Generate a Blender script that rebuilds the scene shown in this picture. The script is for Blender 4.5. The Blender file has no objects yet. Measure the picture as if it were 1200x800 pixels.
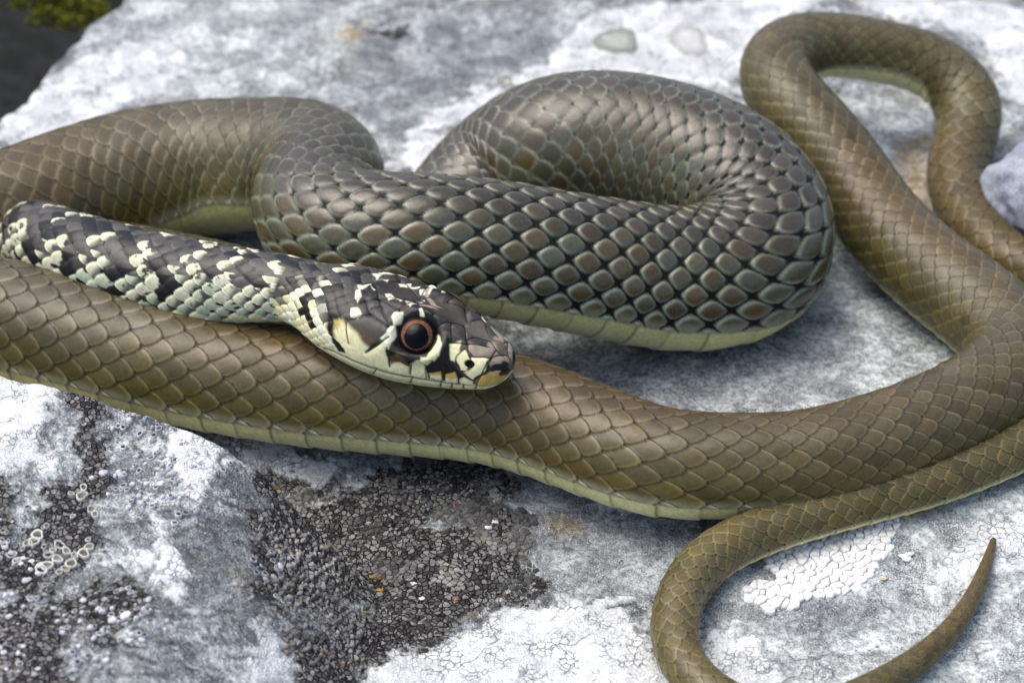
import bpy, math, random
import numpy as np

# ================================================================== camera, sky, sun, exposure
CM = 0.01                                    # numbers below are centimetres, meshes are built in metres
scene = bpy.context.scene
COL = scene.collection
TH, DIST = math.radians(36), 40.5
cam = bpy.data.cameras.new('camera'); cam_o = bpy.data.objects.new('camera', cam); COL.objects.link(cam_o)
cam.lens = 85; cam.sensor_width = 36; cam.clip_start = 0.005; cam.clip_end = 200
cam_o.location = (0, -DIST * math.cos(TH) * CM, DIST * math.sin(TH) * CM)
cam_o.rotation_euler = (math.radians(90) - TH, 0, 0)
cam.dof.use_dof = True; cam.dof.focus_distance = 0.362; cam.dof.aperture_fstop = 26
scene.camera = cam_o
scene.cycles.max_bounces = 5; scene.cycles.diffuse_bounces = 2; scene.cycles.glossy_bounces = 2
world = bpy.data.worlds.new('World'); scene.world = world; world.use_nodes = True
wn = world.node_tree.nodes; wl = world.node_tree.links
sky = wn.new('ShaderNodeTexSky'); sky.sky_type = 'NISHITA'; sky.sun_disc = False
SUN_EL, SUN_AZ = math.radians(66), math.radians(-75)     # azimuth from +y (away from the viewer), clockwise
sky.sun_elevation = SUN_EL; sky.sun_rotation = SUN_AZ
sky.dust_density = 4.0; sky.air_density = 0.8
wn['Background'].inputs[1].default_value = 0.15
wl.new(sky.outputs[0], wn['Background'].inputs[0])
sun = bpy.data.lights.new('sun', 'SUN'); sun.energy = 1.3; sun.angle = math.radians(55); sun.color = (1.0, 0.98, 0.89)
sun_o = bpy.data.objects.new('sun', sun); COL.objects.link(sun_o)
sun_o.rotation_euler = (math.radians(90) - SUN_EL, 0, math.radians(180) - SUN_AZ)
scene.view_settings.view_transform = 'Standard'; scene.view_settings.look = 'None'
scene.view_settings.exposure = 0.80; scene.view_settings.gamma = 1.0

# ================================================================== measured data (cm)
PATH = [(-3.371, -2.004, 2.42, 0.542, 0.0, 0.54, 0.0, 1.0, 0.3, 0.0, 0.0),
    (-4.131, -1.715, 2.3, 0.586, 0.0, 0.54, 0.0, 1.0, 0.4, 0.0, 0.0),
    (-4.987, -1.313, 2.12, 0.66, 0.0, 0.54, 0.0, 1.0, 0.5, 0.0, 0.0),
    (-5.934, -0.845, 1.98, 0.682, 0.0, 0.54, 0.0, 1.0, 0.5, 0.0, 0.0),
    (-6.773, -0.303, 1.86, 0.677, 0.0, 0.54, 0.1, 1.0, 0.5, 0.0, 0.0),
    (-7.467, 0.314, 1.68, 0.66, 0.0, 0.54, 0.2, 0.9, 0.5, 0.0, 0.0),
    (-8.029, 1.242, 1.25, 0.633, 0.0, 0.54, 0.3, 0.8, 0.5, 0.0, 0.0),
    (-7.842, 1.608, 0.85, 0.656, 0.0, 0.54, 0.5, 0.5, 0.4, 0.0, 0.0),
    (-6.995, 1.469, 0.68, 0.67, 0.0, 0.54, 0.8, 0.3, 0.4, 0.0, 1.0),
    (-5.795, 1.14, 0.64, 0.681, 0.0, 0.552, 1.0, 0.1, 0.4, 0.0, 1.0),
    (-4.296, 0.546, 0.63, 0.687, 0.0, 0.552, 1.0, 0.0, 0.4, 0.0, 1.0),
    (-2.827, -0.098, 0.63, 0.693, 0.0, 0.552, 1.0, 0.0, 0.4, 0.0, 1.0),
    (-2.038, -0.389, 0.63, 0.689, 0.0, 0.552, 1.0, 0.0, 0.4, 0.0, 1.0),
    (-1.571, 0.428, 0.66, 0.743, 0.0, 0.5, 1.0, 0.0, 0.4, 0.0, 1.0),
    (-1.346, 1.705, 0.75, 0.878, 0.0, 0.46, 1.0, 0.0, 0.4, 0.0, 1.0),
    (-0.816, 2.611, 1.0, 1.053, 0.0, 0.29, 1.0, 0.0, 0.5, 0.0, 0.0),
    (-0.149, 3.083, 1.35, 1.192, 0.0, 0.25, 1.0, 0.0, 0.5, 0.0, 0.0),
    (0.591, 3.035, 1.85, 1.256, 0.0, 0.25, 0.9, 0.0, 0.45, 0.0, 0.0),
    (1.472, 2.989, 2.05, 1.251, 0.0, 0.25, 0.85, 0.0, 0.4, 0.0, 0.0),
    (2.495, 2.79, 2.0, 1.262, 0.0, 0.25, 0.85, 0.0, 0.5, 0.0, 0.0),
    (3.495, 2.285, 1.85, 1.252, 0.0, 0.29, 0.95, 0.0, 0.7, 0.0, 0.0),
    (4.108, 1.545, 1.55, 1.24, 0.0, 0.36, 1.0, 0.0, 0.8, 0.0, 0.0),
    (3.977, 0.627, 1.3, 1.236, 0.0, 0.43, 1.0, 0.0, 0.9, 0.0, 0.0),
    (3.094, 0.071, 1.2, 1.238, 0.349, 0.46, 1.0, 0.0, 1.0, 0.0, 0.0),
    (1.952, -0.169, 1.45, 1.213, 0.349, 0.46, 1.0, 0.0, 1.0, 0.0, 0.0),
    (0.828, -0.411, 1.85, 1.172, 0.349, 0.46, 1.0, 0.0, 1.0, 0.0, 0.0),
    (-0.274, -0.561, 2.2, 1.135, 0.349, 0.46, 1.0, 0.0, 1.0, 0.0, 0.0),
    (-1.363, -0.591, 2.4, 1.09, 0.279, 0.46, 1.0, 0.0, 0.9, 0.0, 0.0),
    (-2.298, -0.418, 2.4, 1.039, 0.07, 0.46, 0.95, 0.0, 0.8, 0.0, 0.0),
    (-2.984, 0.033, 2.35, 0.995, 0.0, 0.46, 0.92, 0.0, 0.7, 0.0, 0.0),
    (-3.264, 0.853, 2.25, 0.999, 0.0, 0.46, 0.85, 0.0, 0.5, 0.0, 0.0),
    (-3.189, 1.778, 2.1, 1.034, 0.0, 0.36, 0.6, 0.0, 0.4, 0.0, 0.0),
    (-3.637, 2.643, 1.85, 1.129, 0.244, 0.33, 0.35, 0.0, 0.2, 0.0, 0.0),
    (-4.378, 3.043, 1.55, 1.202, 0.454, 0.33, 0.2, 0.0, 0.15, 0.0, 0.0),
    (-5.242, 3.332, 1.3, 1.258, 0.489, 0.33, 0.1, 0.0, 0.1, 0.0, 0.0),
    (-6.587, 3.206, 1.15, 1.258, 0.349, 0.33, 0.0, 0.0, 0.0, 0.0, 0.0),
    (-7.85, 2.596, 1.08, 1.215, 0.0, 0.33, 0.0, 0.0, 0.0, 0.0, 0.0),
    (-9.061, 1.887, 1.05, 1.169, 0.0, 0.33, 0.0, 0.0, 0.0, 0.0, 0.0),
    (-10.615, 1.592, 1.0, 1.105, 0.0, 0.55, 0.0, 0.0, 0.0, 0.0, 1.0),
    (-12.278, 1.856, 1.0, 1.082, 0.0, 0.55, 0.0, 0.0, 0.0, 0.0, 1.0),
    (-13.385, 1.072, 1.0, 1.036, 0.0, 0.534, 0.0, 0.0, 0.0, 0.0, 1.0),
    (-12.751, -0.276, 0.98, 0.995, 0.0, 0.534, 0.0, 0.0, 0.0, 0.0, 1.0),
    (-11.176, -0.432, 0.97, 0.992, 0.0, 0.534, 0.0, 0.0, 0.0, 0.0, 1.0),
    (-9.638, -0.442, 0.96, 1.034, -0.401, 0.552, 0.0, 0.0, 0.0, 0.0, 0.0),
    (-8.327, -0.764, 0.95, 1.027, -0.401, 0.552, 0.0, 0.0, 0.0, 0.0, 0.0),
    (-6.862, -1.308, 0.95, 1.016, -0.401, 0.552, 0.0, 0.0, 0.0, 0.0, 0.0),
    (-5.421, -1.916, 0.94, 0.989, -0.401, 0.552, 0.0, 0.0, 0.0, 0.0, 0.0),
    (-4.029, -2.354, 0.93, 0.967, -0.401, 0.552, 0.0, 0.0, 0.0, 0.0, 0.0),
    (-2.669, -2.651, 0.92, 0.948, -0.401, 0.552, 0.0, 0.0, 0.0, 0.0, 0.0),
    (-1.33, -2.836, 0.91, 0.931, -0.401, 0.552, 0.0, 0.0, 0.0, 0.0, 0.0),
    (0.0, -3.149, 0.9, 0.911, -0.401, 0.57, 0.0, 0.0, 0.0, 0.0, 0.0),
    (1.301, -3.867, 0.88, 0.871, -0.401, 0.589, 0.0, 0.0, 0.0, 0.0, 0.0),
    (2.317, -4.351, 0.87, 0.85, -0.401, 0.607, 0.0, 0.0, 0.0, 0.0, 0.0),
    (3.343, -4.4, 0.86, 0.81, -0.349, 0.598, 0.0, 0.0, 0.0, 0.0, 0.0),
    (4.386, -4.264, 0.85, 0.774, -0.279, 0.598, 0.0, 0.0, 0.0, 0.0, 0.0),
    (5.468, -3.858, 0.84, 0.768, -0.175, 0.57, 0.0, 0.0, 0.0, 0.0, 0.0),
    (6.603, -3.218, 0.82, 0.766, 0.0, 0.534, 0.0, 0.0, 0.0, 0.0, 0.0),
    (7.598, -2.373, 0.81, 0.767, 0.0, 0.54, 0.0, 0.0, 0.0, 0.0, 0.0),
    (8.091, -1.451, 0.8, 0.768, 0.0, 0.5, 0.0, 0.0, 0.0, 0.0, 0.0),
    (7.788, -0.337, 0.8, 0.772, 0.0, 0.48, 0.0, 0.0, 0.0, 0.0, 0.0),
    (6.98, 0.96, 0.85, 0.748, 0.0, 0.48, 0.0, 0.0, 0.0, 0.0, 0.0),
    (6.263, 2.316, 1.05, 0.722, 0.0, 0.48, 0.0, 0.0, 0.0, 0.0, 0.0),
    (5.755, 3.345, 1.45, 0.688, 0.0, 0.5, 0.0, 0.0, 0.0, 0.0, 0.0),
    (5.145, 4.275, 1.85, 0.666, 0.0, 0.5, 0.0, 0.0, 0.0, 0.0, 0.0),
    (4.762, 5.228, 2.05, 0.645, 0.0, 0.52, 0.0, 0.0, 0.0, 0.0, 0.0),
    (5.021, 6.076, 2.1, 0.624, 0.0, 0.55, 0.0, 0.0, 0.0, 0.0, 0.0),
    (5.837, 6.602, 1.95, 0.615, -0.279, 0.534, 0.0, 0.0, 0.0, 0.2, 0.0),
    (6.813, 6.703, 1.75, 0.618, -0.454, 0.57, 0.0, 0.0, 0.0, 0.4, 0.0),
    (7.859, 6.593, 1.45, 0.619, -0.384, 0.607, 0.0, 0.0, 0.0, 0.6, 0.0),
    (8.395, 6.003, 1.1, 0.6, -0.14, 0.7, 0.0, 0.0, 0.0, 0.8, 0.0),
    (8.265, 5.133, 0.8, 0.561, 0.0, 0.74, 0.0, 0.0, 0.0, 1.0, 0.0),
    (8.004, 4.191, 0.62, 0.507, 0.0, 0.78, 0.0, 0.0, 0.0, 1.0, 0.0),
    (8.1, 2.833, 0.5, 0.465, 0.0, 0.8, 0.0, 0.0, 0.0, 1.0, 0.0),
    (8.654, 1.649, 0.47, 0.455, 0.0, 0.8, 0.0, 0.0, 0.0, 1.0, 0.0),
    (9.769, 0.589, 0.46, 0.445, 0.0, 0.8, 0.0, 0.0, 0.0, 1.0, 1.0),
    (10.654, -0.633, 0.46, 0.435, 0.0, 0.8, 0.0, 0.0, 0.0, 1.0, 1.0),
    (10.376, -1.911, 0.46, 0.423, 0.0, 0.8, 0.0, 0.0, 0.0, 1.0, 1.0),
    (8.994, -2.72, 0.45, 0.416, 0.244, 0.8, 0.0, 0.0, 0.0, 1.0, 0.0),
    (7.807, -3.397, 0.44, 0.41, 0.244, 0.8, 0.0, 0.0, 0.0, 1.0, 0.0),
    (6.509, -4.158, 0.43, 0.391, 0.244, 0.8, 0.0, 0.0, 0.0, 1.0, 0.0),
    (5.144, -4.714, 0.42, 0.386, 0.244, 0.8, 0.0, 0.0, 0.0, 1.0, 0.0),
    (3.806, -5.326, 0.42, 0.368, 0.244, 0.8, 0.0, 0.0, 0.0, 1.0, 0.0),
    (2.9, -5.987, 0.41, 0.362, 0.244, 0.82, 0.0, 0.0, 0.0, 1.0, 0.0),
    (2.384, -6.956, 0.4, 0.342, 0.0, 0.84, 0.0, 0.0, 0.0, 1.0, 0.0),
    (2.333, -7.89, 0.38, 0.323, 0.0, 0.86, 0.0, 0.0, 0.0, 1.0, 0.0),
    (2.726, -8.651, 0.36, 0.282, 0.0, 0.9, 0.0, 0.0, 0.0, 1.0, 0.0),
    (3.607, -9.066, 0.33, 0.244, 0.0, 0.9, 0.0, 0.0, 0.0, 1.0, 1.0),
    (4.572, -8.789, 0.3, 0.223, 0.0, 0.9, 0.0, 0.0, 0.0, 1.0, 0.0),
    (5.481, -8.136, 0.27, 0.191, 0.0, 1.0, 0.0, 0.0, 0.0, 1.0, 0.0),
    (6.188, -7.39, 0.24, 0.158, 0.0, 1.0, 0.0, 0.0, 0.0, 1.0, 0.0),
    (6.714, -6.52, 0.22, 0.124, 0.0, 1.0, 0.0, 0.0, 0.0, 1.0, 0.0),
    (7.037, -5.747, 0.2, 0.088, 0.244, 1.0, 0.0, 0.0, 0.0, 1.0, 0.0),
    (7.207, -5.245, 0.2, 0.038, 0.244, 1.0, 0.0, 0.0, 0.0, 1.0, 0.0)]
HEAD_A = (-3.371, -2.004, 2.42); HEAD_B = (-1.679, -3.051, 2.44); HEAD_C = (-0.013, -3.82, 2.24); HEAD_ROLL = 9.0
HEAD_W = [0.542, 0.564, 0.72, 0.86, 0.93, 0.9, 0.82, 0.72, 0.62, 0.53, 0.46, 0.42, 0.4]
HEAD_U = [0.526, 0.526, 0.6, 0.63, 0.63, 0.61, 0.58, 0.53, 0.46, 0.38, 0.32, 0.26, 0.25]
HEAD_D = [0.477, 0.477, 0.54, 0.57, 0.62, 0.64, 0.6, 0.53, 0.45, 0.37, 0.3, 0.26, 0.25]
CREST = ((-7.898, -2.978), (-3.923, -4.764)); BTOP = 1.80; BRIGHT = -3.583
EDGE = ((-9.84, 7.4), (-8.25, 12.07))
SCAB_AT = (8.1, 2.416, 0.606)
STONE_AT = (9.557, 3.109, 0.75)
WHITE_CRUST = [[(-2.31, 5.64), (-1.94, 6.6), (-1.64, 7.4), (-0.67, 8.45), (0.68, 9.42), (0.95, 10.44), (1.75, 11.26), (3.35, 11.8), (4.78, 12.13), (5.37, 12.76), (6.78, 12.57), (6.32, 11.52), (5.2, 10.6), (4.56, 9.43), (4.52, 8.48), (3.37, 8.82), (1.68, 8.76), (0.0, 8.48), (-1.14, 7.07), (-1.66, 5.39)],
    [(-2.16, -8.03), (-1.59, -7.47), (-0.98, -7.22), (-0.68, -6.85), (-0.44, -6.47), (-0.13, -6.33), (0.5, -6.61), (1.13, -6.27), (1.62, -6.47), (2.02, -7.21), (2.16, -8.09), (2.0, -8.91), (-2.12, -8.85)],
    [(6.29, -5.56), (6.09, -6.31), (6.65, -6.08), (7.56, -5.91), (8.43, -5.28), (8.62, -4.25), (7.11, -4.76), (6.52, -5.24)],
    [(2.48, -7.04), (3.08, -6.91), (3.53, -7.41), (3.76, -8.21), (3.51, -9.06), (2.81, -9.02), (2.6, -7.67)],
    [(-4.33, -2.7), (-3.65, -2.77), (-3.17, -2.95), (-2.68, -3.2), (-3.06, -3.53), (-3.55, -3.2), (-4.03, -3.09)],
    [(7.08, 11.99), (8.89, 12.2), (10.58, 11.71), (10.92, 9.77), (10.33, 7.33), (9.76, 7.86), (9.59, 9.91), (8.7, 10.92), (7.21, 11.5)],
    [(1.59, -3.65), (2.1, -4.1), (1.83, -4.27), (1.32, -4.03)],
    [(-9.1, 8.92), (-8.22, 9.9), (-6.9, 10.31), (-6.25, 9.02), (-7.3, 8.0), (-8.27, 6.7), (-9.24, 5.7), (-9.72, 6.67)]]
PALE_ROCK = [[(2.93, -5.43), (5.23, -4.27), (8.35, -3.65), (7.58, -9.19), (2.34, -9.11), (2.3, -7.75)],
    [(0.58, 0.3), (2.27, -0.47), (3.51, -0.79), (4.7, -0.1), (5.71, 1.95), (7.18, -0.69), (5.66, -1.67), (3.83, -2.14), (2.21, -1.62), (1.12, -0.96)],
    [(6.6, 7.7), (7.65, 8.11), (7.98, 6.97), (7.85, 5.45), (7.23, 4.99), (7.53, 3.73), (7.14, 4.26), (6.75, 6.13)],
    [(-7.95, 11.87), (-3.72, 12.05), (-3.42, 9.87), (-3.66, 8.25), (-5.85, 8.38), (-7.63, 7.98), (-8.76, 6.69), (-8.57, 9.94)]]
VIOLET_GREY = [[(-3.29, 10.64), (-2.1, 11.35), (0.35, 12.09), (1.07, 12.25), (0.77, 9.75), (-0.67, 8.59), (-1.65, 7.56), (-2.09, 6.28), (-2.61, 6.99), (-3.32, 7.96)],
    [(0.0, -3.37), (1.32, -4.06), (2.6, -4.65), (2.96, -5.05), (2.38, -6.27), (1.26, -6.08), (0.5, -5.99), (0.1, -4.63)],
    [(3.51, -6.84), (4.48, -6.48), (5.48, -6.38), (5.98, -6.89), (4.88, -7.29), (3.9, -7.33)]]
TAN_STAIN = [[(7.36, 6.55), (7.86, 6.67), (7.78, 5.31), (7.51, 4.13), (7.26, 4.99)],
    [(0.52, -4.33), (0.95, -4.21), (1.04, -4.57), (0.71, -4.78)],
    [(5.84, -4.55), (6.66, -4.28), (6.74, -4.45), (5.95, -4.7)],
    [(-3.34, 10.81), (-3.06, 10.79), (-3.03, 10.2), (-3.27, 10.21)],
    [(1.53, 9.59), (1.84, 9.66), (1.79, 9.17), (1.56, 9.18)],
    [(8.78, 11.44), (9.52, 11.67), (9.59, 11.01), (8.94, 10.76)]]
DARK_LICHEN = [[(-3.78, -3.22), (-3.41, -3.27), (-2.26, -3.57), (-1.75, -3.14), (-0.6, -3.13), (-0.03, -3.46), (-0.11, -4.09), (0.29, -4.72), (0.35, -5.97), (0.0, -6.41), (-0.68, -6.62), (-1.17, -7.13), (-1.94, -7.71), (-2.26, -8.53), (-2.97, -9.0), (-3.12, -7.85), (-3.68, -7.46), (-3.52, -6.46), (-3.84, -4.07)],
    [(-6.96, -2.28), (-6.43, -2.35), (-6.1, -3.42), (-5.81, -6.05), (-6.1, -5.87), (-6.4, -5.23)],
    [(-6.51, -5.87), (-6.03, -5.69), (-5.86, -6.59), (-5.96, -7.3), (-6.5, -7.7), (-7.2, -7.74), (-7.77, -5.66), (-7.4, -5.66), (-6.97, -6.9)],
    [(-6.95, -8.15), (-6.35, -7.89), (-5.31, -7.7), (-4.89, -8.0), (-4.84, -8.65), (-5.39, -8.85), (-6.05, -8.65), (-6.22, -9.08), (-5.52, -9.58), (-5.99, -10.27), (-7.01, -10.21), (-7.1, -8.95)],
    [(-2.96, 10.82), (-2.18, 11.01), (-1.96, 9.57), (-2.72, 9.51)]]
BOULDER_WHITE = [[(-9.41, -0.08), (-8.42, -0.91), (-7.53, -1.24), (-6.19, -1.86), (-6.13, -2.33), (-6.93, -2.28), (-6.92, -3.05), (-6.69, -5.43), (-7.42, -5.48), (-8.15, -5.61)],
    [(-5.44, -2.45), (-4.88, -2.53), (-4.06, -2.73), (-3.75, -3.57), (-3.92, -4.13), (-4.4, -6.17), (-4.8, -5.99)],
    [(-5.17, -6.32), (-4.79, -6.43), (-4.6, -7.28), (-4.46, -8.18), (-4.88, -8.07), (-5.17, -7.1)],
    [(-3.55, -7.9), (-3.22, -7.84), (-3.01, -8.42), (-3.49, -8.86), (-3.68, -8.54)]]
WHITE_DISC = [[(3.67, -5.44), (4.05, -5.08), (4.99, -4.69), (5.83, -4.66), (5.8, -5.07), (5.52, -5.62), (5.06, -6.23), (4.67, -6.43), (4.36, -6.41), (4.08, -6.67), (3.7, -6.77), (3.44, -6.65), (3.32, -6.28), (3.63, -6.11), (3.83, -5.99)]]
AREOLE_ZONE = [[(-3.78, -3.22), (-3.41, -3.27), (-2.26, -3.57), (-1.75, -3.14), (-0.6, -3.13), (-0.03, -3.46), (-0.11, -4.09), (0.29, -4.72), (0.35, -5.97), (0.0, -6.41), (-0.68, -6.62), (-1.17, -7.13), (-1.94, -7.71), (-2.26, -8.53), (-2.97, -9.0), (-3.12, -7.85), (-3.68, -7.46), (-3.52, -6.46), (-3.84, -4.07)]]
CUP_SPOTS = [[(-7.14, -6.9), (-7.02, -7.06), (-6.88, -6.97), (-6.82, -6.88), (-6.74, -6.86), (-6.7, -6.75), (-6.58, -6.95), (-6.45, -7.01), (-6.5, -7.09), (-6.37, -6.91), (-6.26, -7.0), (-6.14, -7.06), (-6.02, -7.02), (-5.95, -6.92), (-5.98, -6.8), (-6.5, -7.27), (-6.37, -7.14), (-6.23, -7.3), (-6.17, -7.2), (-6.31, -7.38), (-7.18, -7.14), (-7.29, -7.03), (-6.25, -6.39), (-6.18, -5.96), (-6.18, -5.78), (-6.33, -5.94), (-6.01, -6.21), (-5.95, -6.3), (-6.93, -7.18), (-6.57, -7.34)]]
PALE_DOTS = [[(-6.6, -2.72), (-6.48, -3.01), (-6.65, -3.12), (-6.47, -3.29), (-6.76, -3.07), (-5.94, -5.44), (-6.09, -5.56), (-6.07, -2.8), (-5.95, -2.72), (-5.92, -3.17), (-5.78, -2.96), (-5.67, -2.78), (-5.55, -3.12), (-5.8, -3.48), (-6.01, -3.34), (-5.42, -3.26), (-6.53, -2.46), (-6.13, -3.42), (-5.65, -3.4), (-5.29, -3.15), (-5.45, -3.56), (-5.42, -8.44), (-5.25, -8.36), (-5.58, -8.28), (-5.09, -8.48)]]
BEAD_ZONE = [[(-6.3, -2.11), (-5.38, -2.35), (-4.04, -2.91), (-3.79, -4.07), (-4.4, -6.2), (-4.62, -6.96), (-5.09, -6.47), (-5.62, -6.22), (-5.89, -5.51)],
    [(-7.54, -6.31), (-6.83, -6.17), (-6.38, -7.71), (-7.28, -7.93)],
    [(-7.08, -7.73), (-4.94, -7.8), (-4.62, -8.59), (-5.41, -9.59), (-6.77, -9.55)],
    [(-3.77, -6.63), (-3.14, -6.31), (-3.07, -7.44), (-3.58, -7.51)]]
RING_SPOTS = [[(2.11, 10.34), (3.56, 10.4)]]
PEBBLE_SPOTS = [[(5.47, -6.0), (3.44, -7.28), (5.88, -5.53), (-0.35, -4.62), (-0.25, -4.48), (-1.47, -5.78), (-1.32, -6.1), (-0.94, -4.88), (-1.96, -5.92), (-0.82, -6.15), (-2.14, -6.59), (-2.09, -5.61)]]
MOSS_SPOTS = [[(-9.83, 14.02), (-9.33, 13.79), (-9.05, 13.48), (-9.92, 13.4), (-8.23, 8.16), (-9.45, 13.17), (-10.31, 14.14)]]
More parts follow.
